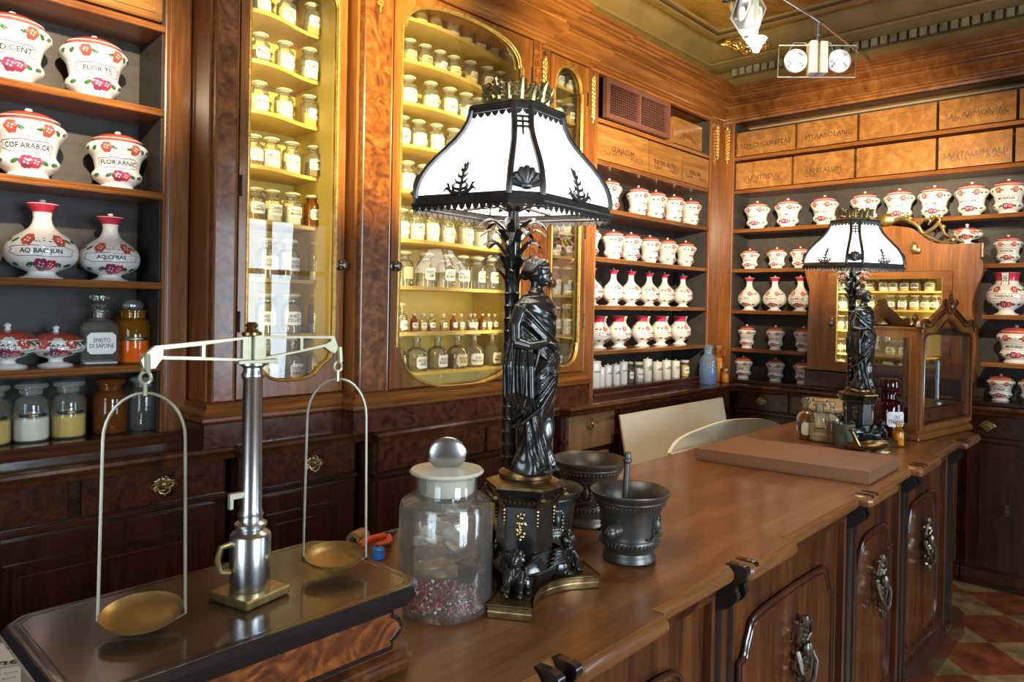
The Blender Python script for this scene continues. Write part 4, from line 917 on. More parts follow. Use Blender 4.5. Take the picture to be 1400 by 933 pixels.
    for i in range(16):
        a = 2*PI*i/16; e = Vector((cos(a), sin(a), 0)); n_ = Vector((-sin(a), cos(a), 0)); big = i % 2 == 0; h_ = .040 if big else .028
        c = e*.066+Vector((0, 0, .992)); b.tube([c, c+Vector((0, 0, h_*.6))+e*.005, c+Vector((0, 0, h_))+e*.014], [.007, .006, .004], 6)
        for j in range(3):
            for q in (-1, 1): z = h_*(.2+.26*j); b.tube([c+Vector((0, 0, z)), c+n_*q*(.012-.002*j)+Vector((0, 0, z+.006))+e*.005, c+n_*q*(.016-.004*j)+Vector((0, 0, z+.002))+e*.012], [.0055, .005, .003], 6)
        if not big: b.ball(c+Vector((0, 0, .03))+e*.006, .006, 7)
    b.xf(T0); build(b, 'crown_gallery', 'crown', L, raw=True)
    return L
LAMP1 = (1.097, .976, 1.0); RZ1 = math.radians(-28)
# base corners in the room lie at 92, 212 and 332 degrees
lamp = make_lamp(); lamp.location = LAMP1; lamp.rotation_euler = (0, 0, RZ1)
lamp2 = dup(lamp, (3.34, 1.03, 1.0), RZ1-math.radians(30), 'far bronze table lamp with white glass shade beside the display case')
for L_ in (lamp, lamp2): WL[L_.name] = Vector(L_.location)
for nm, l_, rz in (('lamp_bulb_near', Vector(LAMP1), RZ1+FIG), ('lamp_bulb_far', Vector((3.34, 1.03, 1.0)), RZ1+FIG-.52)): bulb(nm, l_+Vector((-.036*cos(rz), -.036*sin(rz), .885)), 7, (1, .88, .70), .03)

# ================================================================ MAJOLICA
PROF = {
 'pot': [(.30, 0), (.31, .015), (.305, .03), (.27, .06), (.26, .09), (.31, .13), (.385, .18), (.41, .23), (.40, .28), (.365, .32), (.355, .36), (.365, .42), (.385, .50), (.41, .55), (.455, .60), (.495, .65), (.50, .70), (.475, .745), (.42, .78), (.375, .80, 1), (.37, .81, 1), (.375, .82, 1), (.405, .825, 0), (.41, .835, 0), (.39, .85, 1), (.34, .88, 1), (.26, .915, 1), (.15, .935, 1), (.05, .94, 0), (.035, .955, 0), (.055, .975, 0), (.04, .995, 0), (0, 1.0, 0)],
 'vase': [(.30, 0), (.315, .01), (.30, .022), (.25, .035), (.20, .06), (.185, .085), (.27, .115), (.385, .155), (.455, .205), (.492, .265), (.50, .325), (.492, .385), (.46, .445), (.40, .50), (.315, .555), (.235, .60), (.175, .645), (.14, .70), (.125, .76), (.135, .83), (.165, .86, 2), (.20, .90, 2), (.225, .925, 2), (.23, .932, 0), (.225, .94, 2), (.14, .952, 2), (.05, .956, 0), (.035, .965, 0), (.055, .982, 0), (0, 1.0, 0)],
 'jug': [(.31, 0), (.325, .012), (.30, .03), (.22, .06), (.18, .10), (.20, .13), (.32, .20), (.43, .28), (.49, .37), (.50, .45), (.485, .53), (.43, .62), (.35, .69), (.29, .74), (.275, .80), (.29, .88, 2), (.31, .95, 2), (.335, .98, 2), (.345, .985, 0), (.33, 1.0, 2), (0, .99, 2)],
 'bowl': [(.28, 0), (.29, .02), (.26, .06), (.13, .11), (.11, .16), (.15, .21), (.33, .28), (.46, .37), (.50, .45), (.49, .52), (.44, .585), (.43, .61, 1), (.46, .625, 0), (.465, .645, 0), (.44, .67, 1), (.36, .74, 1), (.22, .80, 1), (.08, .83, 1), (.05, .84, 0), (.035, .88, 0), (.06, .93, 0), (.045, .97, 0), (0, 1.0, 0)]}
CART = {'pot': (.43, .078), 'vase': (.335, .062), 'jug': (.44, .06), 'bowl': (.46, .065)}
PCACHE = {}
def pot_proto(kind, text, W_, H_):
    key = (kind, text, W_, H_)
    if key in PCACHE: return PCACHE[key]
    P = PROF[kind]; pf = [(p[0]*W_, p[1]*H_)+tuple(p[2:]) for p in P]
    def Rz(z):
        for a, c in zip(pf[:-1], pf[1:]):
            if a[1] <= z <= c[1] and c[1] > a[1]: return a[0]+(c[0]-a[0])*(z-a[1])/(c[1]-a[1])
        return pf[-1][0]
    on = lambda ph, z, off=.0012: ((Rz(z)+off)*sin(ph), -(Rz(z)+off)*cos(ph), z)
    body_end = {'pot': 22, 'vase': 22, 'jug': 20, 'bowl': 13}[kind]
    root = bpy.data.objects.new('majolica_'+{'pot': 'jar', 'vase': 'vase', 'jug': 'jug', 'bowl': 'bowl'}[kind], None); root.empty_display_size = .02
    if body_end < len(pf)-1: build(MB().lathe([(p[0]*.98, p[1], p[2] if len(p) > 2 else 0) for p in pf[body_end:]], n=32), 'lid', ['ceramic', 'redglaze', 'pinkglaze'], None).parent = root
    b = MB().lathe(pf[:body_end+1], n=32); nb_ = len(b.f); cz, ch = CART[kind]
    # cartouche ribbon
    N_ = 64; phw = .92; mid = []
    for i in range(N_):
        a = 2*PI*i/N_; wob = 1+.07*sin(8*a); mid.append((phw*max(-1, min(1, 1.12*cos(a)))*wob, (cz+ch*max(-1, min(1, 1.25*sin(a)))*wob)*H_))
    V = []; w = .0011+.004*W_
    for ph, z in mid: V += [on(ph, z-w/2), on(ph, z+w/2)]
    b.add(V, [(2*i, 2*i+1, (2*i+3) % (2*N_), (2*i+2) % (2*N_)) for i in range(N_)], 0)
    def disc(ph, z, r, m, k=9, ex=1, rot=0, off=.0014):
        R_ = max(Rz(z), .01); V = [on(ph, z, off)]
        for i in range(k): a = 2*PI*i/k; x = r*cos(a)*ex; y = r*sin(a); V.append(on(ph+(x*cos(rot)-y*sin(rot))/R_, z+x*sin(rot)+y*cos(rot), off))
        b.add(V, [(0, i+1, (i+1) % k+1) for i in range(k)], m)
    def rose(ph, z, r, m):
        for i in range(6): a = i*1.05; disc(ph+r*.62*cos(a)/max(Rz(z), .01), z+r*.62*sin(a), r*.50, m, off=.0015)
        disc(ph, z, r*.55, m, off=.0016)
        for i in range(4): a = i*1.6+.4; disc(ph+r*.35*cos(a)/max(Rz(z), .01), z+r*.35*sin(a), r*.16, 3, off=.0021, k=6)
    def leaf(ph, z, r, rot): disc(ph, z, r*.45, 2, ex=2.2, rot=rot, off=.0013)
    up = {'pot': .66, 'vase': .475, 'jug': .60, 'bowl': .565}[kind]; lo = {'pot': .22, 'vase': .17, 'jug': .255, 'bowl': .33}[kind]; s_ = W_*.108
    for dp in (-PI, 0):
        rose(dp-.42, up*H_, s_*.8, 1); rose(dp+.55, up*H_*.995, s_*.8, 1); rose(dp+.08, up*H_*1.005, s_*1.0, 3); disc(dp+.08, up*H_, s_*.35, 4, k=5)
        for q, r_ in ((-.85, .6), (-.15, -.5), (.32, .4), (.85, -.6), (-1.2, .3), (1.15, .2)): leaf(dp+q, up*H_*(1-.03*abs(r_)), s_*.55, r_)
        rose(dp-.02, lo*H_, s_*.85, 0); rose(dp+.28, lo*H_*.98, s_*.7, 5)
        for q, r_ in ((-.38, .5), (.55, -.4), (-.95, .2), (.95, .1)): leaf(dp+q, lo*H_, s_*.6, r_)
    if kind == 'jug':   # painted emblem strip on the neck
        V = [on(ph*.30, z*H_, .0016) for z in (.70, .80, .90, .985) for ph in (-.9, 0, .9)]; b.add(V, [(0, 1, 4, 3), (1, 2, 5, 4), (3, 4, 7, 6), (4, 5, 8, 7), (6, 7, 10, 9), (7, 8, 11, 10)], 3)
        for z in (.74, .80, .86, .92): disc(.0, z*H_, W_*.035, 4, k=6, ex=1.4, off=.0024); disc(.0, z*H_, W_*.018, 3, k=6, ex=1.4, off=.003)
        for q in (-.28, .28):
            V = []
            for z in (.70, .80, .90, .985): V += [on(q-.03, z*H_, .0026), on(q+.03, z*H_, .0026)]
            b.add(V, [(0, 1, 3, 2), (2, 3, 5, 4), (4, 5, 7, 6)], 4)
    b.m = b.m[:nb_]+[[6, 1, 3, 0, 5, 2][k] for k in b.m[nb_:]]
    o = build(b, 'body', ['ceramic', 'redglaze', 'pinkglaze', 'greenglaze', 'ceramic', 'ink', 'purple'], None); o.parent = root
    if text:
        b = MB(); Rm = Rz(cz*H_); wid = Rm*1.6; sz = ch*H_*1.3
        tv = text2d(text, sz, .0004); tw = max(x for x, y in tv[0])-min(x for x, y in tv[0]); k = min(1, wid/tw)
        put2d(b, tv, lambda x, y: on(x*k/Rm, cz*H_+y*.95, .0018)); build(b, 'painted_name', 'ink', None).parent = root
    PCACHE[key] = (root, [False]); return PCACHE[key]
def place_pot(kind, text, W_, H_, loc, face, label, group):
    root, used = pot_proto(kind, text, W_, H_)
    if not used[0]:
        used[0] = True; COL.objects.link(root); r = root
    else: r = dup(root, loc)
    r.location = loc; r.rotation_euler = (0, 0, face); WL[r.name] = Vector(loc)
    tag(r, label, {'pot': 'jar', 'vase': 'vase', 'jug': 'jug', 'bowl': 'bowl'}[kind], group); return r
def row_A(kind, pxs, py, z, Y, W_, H_, texts, desc, group, face=0):
    n = len(pxs)
    for i, px in enumerate(pxs):
        x = on_y(px, py, Y).x
        place_pot(kind, texts[i % len(texts)], W_, H_, (x, Y, z), face+random.uniform(-.12, .12), desc % ordl(i, n), group)
def row_B(kind, pxs, py, z, X, W_, H_, texts, desc, group, n0=0, n=None):
    n = n or len(pxs)
    for i, px in enumerate(pxs):
        y = on_x(px, py, X).y
        place_pot(kind, texts[i % len(texts)], W_, H_, (X, y, z), -PI/2+random.uniform(-.12, .12), desc % ordl(i+n0, n), group)
# left shelves
G = 'majolica on the left shelves'; Y0 = 2.815
def onef(kind, px, py, z, W_, H_, text, label, face=-.25, Y=2.81): place_pot(kind, text, W_, H_, (on_y(px, py, Y).x, Y, z), face, label, G)
onef('pot', 16, 90, LZ[1], .225, .245, 'RAD.GENT', 'brightly lit white majolica jar cut by the left edge, top left shelf')
onef('pot', 128, 115, LZ[1], .215, .235, 'FLOR.TIL', 'brightly lit white majolica jar, right one on the top left shelf', face=-.1)
onef('pot', 38, 235, LZ[2], .225, .240, 'COF.ARAB.CR', 'white majolica jar with orange lid reading COF ARAB')
onef('pot', 160, 250, LZ[2], .200, .215, 'FLOR.ARNIC', 'white majolica jar with coral lid reading FLOR ARNIC')
onef('vase', 57, 370, LZ[3], .215, .270, 'AQ BAC.JUN', 'long-necked majolica bottle with crimson rim reading AQ BAC JUN')
onef('vase', 150, 375, LZ[3], .195, .245, 'AQ.CERAS', 'long-necked majolica bottle with dark rim reading AQ CERAS')
onef('bowl', 10, 492, LZ[4], .195, .150, 'UNG.ROS', 'footed majolica bowl with coral lid, cut by the left edge of the picture')
onef('bowl', 76, 490, LZ[4], .185, .140, 'ELECT', 'footed majolica bowl with coral lid left of the clear spirit bottle')
# corner nook, left wall side
row_A('pot', [832, 872, 896, 921, 944], 300, HZ[2], 2.64, .165, .220, ['SAL.AMAR', 'RAD.RHEI', 'FLOR.SULF'], 'brightly lit white majolica jar under the drawers of the corner nook, %s', 'white jars on the upper corner shelf')
row_A('pot', [804, 838, 862, 888, 912, 937], 360, HZ[3], 2.64, .155, .200, ['GUM.ARAB', 'CORT.CHIN', 'HERB.MALV'], 'majolica jar with coral lid, second jar shelf of the corner nook, %s', 'red lidded jars on the second corner shelf')
row_A('vase', [808, 838, 862, 887, 908, 933], 415, HZ[4], 2.63, .145, .240, ['AQ.MENTH', 'AQ.ROSAR', 'AQ.FENIC'], 'long-necked majolica bottle with crimson rim in the corner nook, %s', 'long-necked bottles on the third corner shelf')
row_A('jug', [818, 846, 878, 903, 929], 470, HZ[5], 2.63, .160, .205, ['SYR.VIOL', 'VIN.CHIN', 'OXYMEL'], 'bulbous majolica jug with black emblem on its neck in the corner nook, %s', 'emblem jugs on the fourth corner shelf')
# right wall
row_B('pot', [1035, 1077, 1127, 1182, 1229, 1277, 1328, 1378], 300, 2.157, 5.04, .185, .212, ['PULV.RHEI', 'CALOMEL', 'SANG.DRAC', 'MYRRHA'], 'large white majolica jar under the painted drawers of the right wall, %s', 'large jars on the top right-hand shelf')
row_B('pot', [1025, 1062, 1094], 360, 1.870, 5.04, .140, .155, ['ALOE', 'OPIUM'], 'small coral lidded majolica jar right of the corner pillar, second jar shelf, %s', 'small jars beside the corner pillar')
row_B('vase', [1024, 1059, 1094], 418, 1.572, 5.04, .162, .255, ['AQ.CINN', 'AQ.NAPH', 'AQ.MELISS'], 'long-necked majolica bottle right of the corner pillar, %s', 'long-necked bottles on the right wall')
row_B('pot', [1021, 1060, 1098], 470, 1.297, 5.04, .128, .172, ['CROCUS', 'CANTHAR'], 'small majolica jar on the shelf below the long-necked bottles, %s', 'small jars below the bottles, right wall')
row_B('pot', [1016, 1060, 1098], 512, 1.073, 5.04, .135, .165, ['TEREB', 'COLOPH'], 'small majolica jar on the lowest shelf right of the corner, %s', 'small jars on the lowest right shelf')
def oneb(kind, px, py, z, W_, H_, text, label, X=5.04): place_pot(kind, text, W_, H_, (X, on_x(px, py, X).y, z), -PI/2, label, 'majolica on the right end shelves')
oneb('bowl', 1322, 330, 1.986, .165, .125, 'UNG', 'footed majolica bowl standing on the right end of the carved cabinet', X=4.95)
oneb('bowl', 1135, 335, 1.986, .15, .11, 'UNG', 'small lidded bowl half hidden behind the far lamp shade', X=4.95)
oneb('pot', 1378, 350, 1.870, .150, .172, 'ACACIA', 'coral lidded majolica jar above the big emblem jug, right edge')
oneb('jug', 1376, 420, 1.572, .205, .250, 'THERIACA', 'big bulbous majolica jug with emblem at the right edge')
oneb('pot', 1389, 490, 1.297, .200, .220, 'MITHRID', 'large majolica jar below the big emblem jug, right edge')
oneb('pot', 1368, 540, 1.073, .145, .155, 'STYRAX', 'small dark lidded majolica jar on the lowest shelf, right edge')
oneb('pot', 1412, 540, 1.073, .145, .155, 'STYRAX', 'majolica jar cut by the right edge of the picture, lowest shelf')
oneb('pot', 1431, 350, 1.870, .150, .172, 'ACACIA', 'majolica jar beyond the right edge beside the coral lidded jar')

# ================================================================ BOTTLES
BC = {}
def lab2d(b, text, R_, z0, z1, hw, shape='oct', off=.0009, tsize=None, m0=0, m1=1, boxy=None):
    # paper label bent round the glass, with lettering
    zc = (z0+z1)/2; N_ = 8; V = []
    f = (lambda x, y, o_: ((R_+o_)*sin(x/R_), -(R_+o_)*cos(x/R_), y)) if boxy is None else (lambda x, y, o_: (x, -(boxy+o_), y))
    c = min(hw, (z1-z0)/2)*.3
    for i in range(N_+1):
        x = -hw+2*hw*i/N_; q = max(0, c-(hw-abs(x))) if shape == 'oct' else 0; V += [f(x, z0+q, off), f(x, z1-q, off)]
    b.add(V, [(2*i, 2*i+2, 2*i+3, 2*i+1) for i in range(N_)], m0)
    if text:
        s_ = tsize or (z1-z0)*.34; tv = text2d(text, s_, .0003); tw = max(x for x, y in tv[0])-min(x for x, y in tv[0]); k = min(1, 1.7*hw/max(tw, 1e-5))
        put2d(b, tv, lambda x, y: f(x*k, zc+y, off+.0005), m1)
def bottle_proto(kind, R_, H_, gl='glass', fill=.5, fmat='powder', text='', lab='paper', stop='frost'):
    key = (kind, R_, H_, gl, fill, fmat, text, lab, stop)
    if key in BC: return BC[key]
    nm = {'wide': 'stoppered_jar', 'spirit': 'spirit_bottle', 'vial': 'small_vial', 'porc': 'porcelain_jar', 'corked': 'screw_jar'}[kind]
    root = bpy.data.objects.new(nm, None); root.empty_display_size = .02
    P = {'wide': [(.0, .004), (.92, 0), (1, .02), (1, .60), (.93, .67), (.70, .72), (.58, .745), (.58, .80), (.72, .83), (.74, .85), (.62, .855)],
         'spirit': [(.0, .004), (.93, 0), (1, .02), (1, .47), (.92, .54), (.66, .60), (.34, .65), (.29, .68), (.29, .83), (.42, .85), (.42, .865), (.26, .87)],
         'vial': [(.0, .004), (.92, 0), (1, .02), (1, .58), (.85, .66), (.48, .71), (.42, .74), (.42, .84), (.55, .85), (.55, .87), (.35, .875)],
         'porc': [(.0, .0), (.96, 0), (1, .015), (1, .86), (.97, .88), (.90, .89)],
         'corked': [(.0, .004), (.92, 0), (1, .03), (1, .70), (.92, .76), (.82, .78), (.82, .88), (.5, .88)]}[kind]
    build(MB().lathe([(r*R_, z*H_) for r, z in P], n=20, cap=False), 'body', 'ceramic' if kind == 'porc' else gl, None).parent = root
    S = {'wide': [(.0, .845), (.54, .845), (.56, .86), (.62, .865), (.80, .88), (.84, .90), (.80, .93), (.5, .965), (0, .97)],
         'spirit': [(.0, .80), (.22, .80), (.24, .87), (.16, .89), (.18, .91), (.62, .93), (.66, .95), (.62, .975), (.2, 1.0), (0, 1.0)],
         'vial': [(.0, .82), (.34, .82), (.36, .88), (.45, .90), (.5, .94), (.42, .98), (0, 1.0)],
         'porc': [(0, .88), (1.04, .88), (1.06, .90), (.98, .925), (.5, .945), (.15, .95), (.12, .965), (.2, .985), (.1, 1.0), (0, 1.0)],
         'corked': [(0, .86), (.9, .86), (.92, .88), (.92, .99), (.88, 1.0), (0, 1.0)]}[kind]
    build(MB().lathe([(r*R_, z*H_) for r, z in S], n=16), 'stopper' if kind not in ('porc', 'corked') else 'lid', 'ceramic' if kind == 'porc' else stop, None).parent = root
    if fill and kind != 'porc':
        top = {'wide': .62, 'spirit': .50, 'vial': .62, 'corked': .72}[kind]*H_*fill; n = 16; b = MB(); rr = R_*.93
        b.lathe([(0, .006*H_), (rr*.96, .008*H_), (rr, .03*H_), (rr, top), (rr*.6, top+.004), (0, top+.008)], n=n); build(b, 'contents', fmat, None).parent = root
    if lab:
        b = MB(); z0, z1 = {'wide': (.20, .52), 'spirit': (.08, .40), 'vial': (.18, .48), 'porc': (.38, .74), 'corked': (.2, .6)}[kind]
        if kind == 'porc' and not text: pass
        elif kind == 'porc': tv = text2d(text, H_*.085, .0004); tw = max(x for x, y in tv[0])-min(x for x, y in tv[0]); k = min(1, 1.5*R_/tw); put2d(b, tv, lambda x, y: ((R_+.0008)*sin(x*k/R_), -(R_+.0008)*cos(x*k/R_), H_*.56+y), 1)
        else: lab2d(b, text, R_, z0*H_, z1*H_, R_*.80)
        if b.v: build(b, 'label', [lab if lab != 'red' else 'redglaze', 'ink'], None).parent = root
    BC[key] = (root, [False]); return BC[key]
def put_bottle(args, loc, face, label, group, cat='bottle'):
    root, used = bottle_proto(*args)
    if not used[0]: used[0] = True; COL.objects.link(root); r = root
    else: r = dup(root, loc)
    r.location = loc; r.rotation_euler = (0, 0, face); WL[r.name] = Vector(loc); tag(r, label, cat, group); return r
NAMES = ['AMIDO\nPOLVERE', 'ALTEA\nPOLVERE', 'SOLFO\nPOTASSIO', 'SALI\nAMARI', 'CALCIO\nCARB.', 'BORACE', 'GOMMA\nARABICA', 'ZOLFO']
FILL = [('glass', .8, 'powder'), ('glass', .55, 'powder'), ('glass', .35, 'powder'), ('glass', .7, 'herb'), ('glass', .6, 'powder_y'), ('glass', .9, 'powder')]
rb = random.Random(11)
def bot_row(px, py, z, Y, kind, R_, H_, desc, group, texts=None, seq=None, axis='Y'):
    n = len(px)
    for i, p in enumerate(px):
        g = (seq[i] if seq else FILL[rb.randrange(len(FILL))]); tx_ = texts[i] if texts else NAMES[rb.randrange(len(NAMES))]
        if axis == 'Y': loc = (on_y(p, py, Y).x, Y+rb.uniform(-.008, .008), z); fc = rb.uniform(-.3, .25)
        else: loc = (Y, on_x(p, py, Y).y, z); fc = -PI/2+rb.uniform(-.2, .2)
        put_bottle((kind, R_, H_, g[0], g[1], g[2], tx_, g[3] if len(g) > 3 else 'paper'), loc, fc, desc % ordl(i, n), group)
# left glazed door
YL = 2.735; gl = 'bottles behind the left glazed door'; W1 = ('glass', .8, 'powder')
LN = ['top', 'second', 'third', 'fourth', 'fifth', 'sixth', 'seventh', 'bottom']
LP = [[356, 392, 426], [354, 389, 421], [352, 388, 423], [346, 369, 398, 428], [347, 371, 399, 427], [366, 396, 435], [363, 398, 435], [366, 400, 431]]
LT = [['', 'FERRO\nCARB.', 'SALE'], ['MAGNES\nUSTA', 'ZUCCARO', 'CREMOR'], ['MANNA', 'SOLFATO\nZINCO', 'ALLUME'], ['TALCO', 'AMIDO\nPOLVERE', 'ALTEA\nPOLVERE', 'GOMMA\nPOLVERE'], ['SALI\nAMARI', 'CARBON.\nCALCIO', 'IPOSOLF.\nMAGNESIA', 'ALOE\nPOLVERE'], ['SODA\nWATER', 'PASTIGL.\nLIQUIRIZIA', 'PASTIGL.\nBALSAMICHE'], ['MENTA\nPIPERITA', 'ANICI\nSTELLATI', 'BORO'], ['AQUA\nNOCI VERTE', 'TINTURA\nARNICA', 'SPIRITO\nMELISSA']]
for r in range(8):
    sq = [FILL[(r*3+i*2) % len(FILL)] for i in range(4)]
    if r == 4: sq = [('glass', .5, 'herb'), ('glass', .6, 'powder'), ('glass', .85, 'powder'), ('amber', .5, 'herb')]
    kind, R_, H_ = ('wide', .040, .142) if r < 5 else ('wide', .043, .175) if r < 7 else ('spirit', .046, .185)
    if r >= 5: sq = [('glass', 0, 'powder'), ('glass', .3, 'herb'), ('glass', .35, 'powder')]
    bot_row(LP[r], [48, 111, 174, 243, 311, 384, 456, 520][r], SL[r], YL, kind, R_, H_, 'glass bottle on the '+LN[r]+' shelf behind the left glazed door, %s', gl, LT[r], sq)
# large glazed door
YM = 2.655; MN = ['top', 'second', 'third', 'fourth', 'fifth', 'sixth', 'seventh', 'eighth', 'bottom']
MP = [[554, 573.5, 595, 617.5, 638, 657, 675, 693.6], [559, 580.6, 602.5, 622, 643, 665, 684], [559, 587, 613, 636, 656, 680, 702], [550, 572, 595, 618.6, 645, 670, 694], [556, 580, 604, 628, 652, 676, 700], [549, 567, 588, 612.5, 637, 656, 674, 698], [552, 582, 609, 631, 652, 671, 690], [547, 567, 579, 590, 605, 620, 631, 641, 648.5, 658, 668, 677], [541, 569, 599, 624.5, 647, 672, 700]]
MK = [('wide', .038, .132), ('wide', .038, .136), ('wide', .042, .158), ('wide', .040, .155), ('wide', .040, .155), ('wide', .041, .155), ('wide', .045, .175), ('vial', .019, .085), ('spirit', .050, .175)]
for r in range(9):
    k_, R_, H_ = MK[r]; n = len(MP[r])
    if r in (0, 1): sq = [[('glass', .45, 'herb', 'cream_label'), ('glass', .6, 'powder_y', 'cream_label'), ('glass', .4, 'powder', 'cream_label'), ('glass', .7, 'powder')][(i+r) % 4] for i in range(n)]
    elif r < 6: sq = [('glass', [.9, .8, .95, .7][i % 4], 'powder') for i in range(n)]
    elif r == 6: sq = [('glass', 0, 'powder', 'cream_label' if i == 0 else 'paper') for i in range(n)]
    elif r == 7: sq = [[('glass', .5, 'herb'), ('amber', .6, 'herb'), ('glass', .7, 'powder_y'), ('glass', .4, 'amberliq')][i % 4] for i in range(n)]
    else: sq = [('glass', 0, 'powder')]*n; sq[3] = ('glass', .8, 'herb', 'cream_label')
    tx = None
    if r == 6: tx = ['', 'PASTIGL.\nLIME', 'PASTIGL.\nBICARBON.', 'PASTIGL.\nDI BORO', 'PASTIGL.\nSANTON.', 'GOMMA\nEDULC.', 'TAMARIN']
    if r == 8: tx = ['ACQUA', 'ACQUA\nANICI', 'AQUA\nFRANCE', 'AQUA\nROSE', 'AQUA\nFINOCCHIO', 'AQUA\nMENTA', 'AQUA\nSALVIA']
    if r == 7: tx = ['ESS.']*n
    z = SM[r]-.002
    bot_row(MP[r], [22, 80, 139, 196, 259, 326, 390, 454, 506][r], z, YM, k_, R_, H_, ('small vial' if r == 7 else 'glass bottle')+' on the '+MN[r]+' shelf behind the wide glazed door, %s', 'bottles behind the wide glazed door', tx, sq)
put_bottle(('spirit', .026, .135, 'glass', 0, 'powder', 'PASTIGL', 'paper'), (on_y(547, 450, 2.60).x+.01, 2.60, SM[7]-.002), 0, 'slim bottle with blue striped label, tallest on the shelf of vials', 'bottles behind the wide glazed door')
# slim glazed door
for r, (z, py) in enumerate(zip(SR, [128, 172, 225, 270, 322, 353, 404, 456, 500])):
    k_, R_, H_ = ('wide', .036, .118) if r not in (6, 7, 8) else ('wide', .038, .165) if r < 8 else ('spirit', .045, .15)
    bot_row([762, 777] if r < 4 else [758, 774], py, z, 2.585, k_, R_, H_, 'glass bottle on the '+MN[r]+' shelf behind the slim arched door, %s', 'bottles behind the slim arched door', None, None)
# carved wall cabinet
CP = [[1152, 1170, 1190, 1209, 1222, 1237, 1252, 1271], [1153, 1168.5, 1190, 1218, 1234, 1251, 1266, 1279], [1150, 1164, 1177, 1192, 1212, 1232, 1250, 1268], [1150, 1162, 1175, 1188, 1219, 1236, 1255], [1150, 1165, 1180, 1215, 1235, 1256]]
for r in range(5):
    bot_row(CP[r], [398, 422, 450, 486, 512][r], BZ[r]-.0, 5.03, 'wide', .034, .098, 'small glass jar on the '+['top', 'second', 'third', 'fourth', 'bottom'][r]+' shelf inside the carved wall cabinet, %s', 'jars inside the carved wall cabinet', None, None, axis='X')
# white porcelain jars and bottles on the bottom of the corner nook
nb = [('porc', 812, .042, .17, 'SEDLITZ'), ('porc', 822, .024, .125, ''), ('porc', 831, .026, .135, 'SALE'), ('porc', 842, .028, .135, 'UNGT.\nBORICO'), ('porc', 852, .028, .150, 'CERATO'), ('wide', 861.5, .024, .14, 'IODIO'), ('corked', 873, .032, .130, 'BALSAMO'), ('porc', 885, .031, .155, 'UNG.\nPOPULEON\nDILUTO'), ('porc', 898.5, .034, .130, 'UNG.\nPASTOSO'), ('porc', 911, .031, .135, 'UNG.\nBASILICO'), ('porc', 923.5, .030, .125, 'POMATA\nZINCO'), ('corked', 936, .032, .115, 'MIELE'), ('spirit', 943, .032, .17, '')]
for i, (k, px, R_, H_, tx) in enumerate(nb):
    Yn = 2.56+(0 if k != 'spirit' else .09); loc = (on_y(px, 508, Yn).x, Yn, 1.0985)
    lb = ['squat white porcelain jar with brown shield, leftmost in the corner nook', 'slim plain white porcelain jar second from left in the nook row', 'white porcelain jar third from left in the nook row', 'white porcelain jar fourth from left in the nook row', 'white porcelain jar with knob lid left of the dark glass bottle', 'dark stoppered glass bottle among the white porcelain jars', 'cream filled glass jar among the white porcelain jars', 'tallest white porcelain jar with knob lid and lettering', 'white porcelain jar with three lines of lettering, right of the tallest', 'white porcelain jar fourth from the right of the nook row', 'white porcelain jar left of the yellow filled jar', 'glass jar of honey yellow paste at the right of the nook row', 'clear stoppered bottle at the right end of the nook row'][i]
    args = (k, R_, H_, 'glass', .5 if k == 'wide' else .9 if k == 'corked' else 0, {'wide': 'herb', 'corked': 'powder_y' if i > 8 else 'powder'}.get(k, 'powder'), tx, None if (k == 'spirit') else 'paper', 'frost')
    put_bottle(args, loc, -.25, lb, 'jars on the floor of the corner nook', 'jar')
def special(name, label, cat, loc, prof, gl, parts, rz=0, n=28, group=None):
    t = thing(name, label, cat, loc, rz, group); build(MB().lathe(prof, n=n, cap=False), 'body', gl, t, raw=True)
    for nm, mb_, mt in parts: build(mb_, nm, mt, t, raw=True)
    return t
def lat(p, n=24): return MB().lathe(p, n=n)
# bottles standing on the worktop corner
def cb(px_, Y_): return (on_y(px_, 515, Y_).x, Y_, WT+.0005)
special('blue_glass_bottle', 'tall blue-grey glass bottle half full of blue powder at the worktop corner', 'bottle', cb(968, 2.415), [(0, .004), (.058, 0), (.062, .015), (.062, .165), (.054, .190), (.036, .206), (.029, .215), (.029, .248), (.037, .252), (.037, .260), (.024, .262)], 'blueglass', [('contents', lat([(0, .005), (.056, .006), (.058, .02), (.058, .105), (0, .118)]), 'blueliq'), ('stopper', lat([(0, .25), (.023, .25), (.033, .265), (.033, .276), (0, .280)]), 'blueglass')])
special('yellow_bottle', 'tall bottle of bright yellow powder behind the blue glass bottle', 'bottle', cb(982, 2.455), [(0, .004), (.037, 0), (.039, .02), (.039, .175), (.026, .198), (.017, .207), (.017, .240), (.025, .245)], 'yglass', [('contents', lat([(0, .005), (.035, .006), (.035, .170), (0, .175)]), 'powder_y'), ('cork', lat([(0, .23), (.016, .23), (.025, .25), (.025, .264), (0, .267)]), 'herb')])
special('yellow_jar', 'small jar of yellow paste right of the tall yellow bottle', 'jar', cb(991, 2.385), [(0, .004), (.030, 0), (.032, .015), (.032, .075), (.026, .085), (.026, .092)], 'yglass', [('contents', lat([(0, .005), (.029, .006), (.029, .065), (0, .07)]), 'powder_y'), ('lid', lat([(0, .088), (.029, .088), (.029, .103), (0, .105)]), 'brass')])
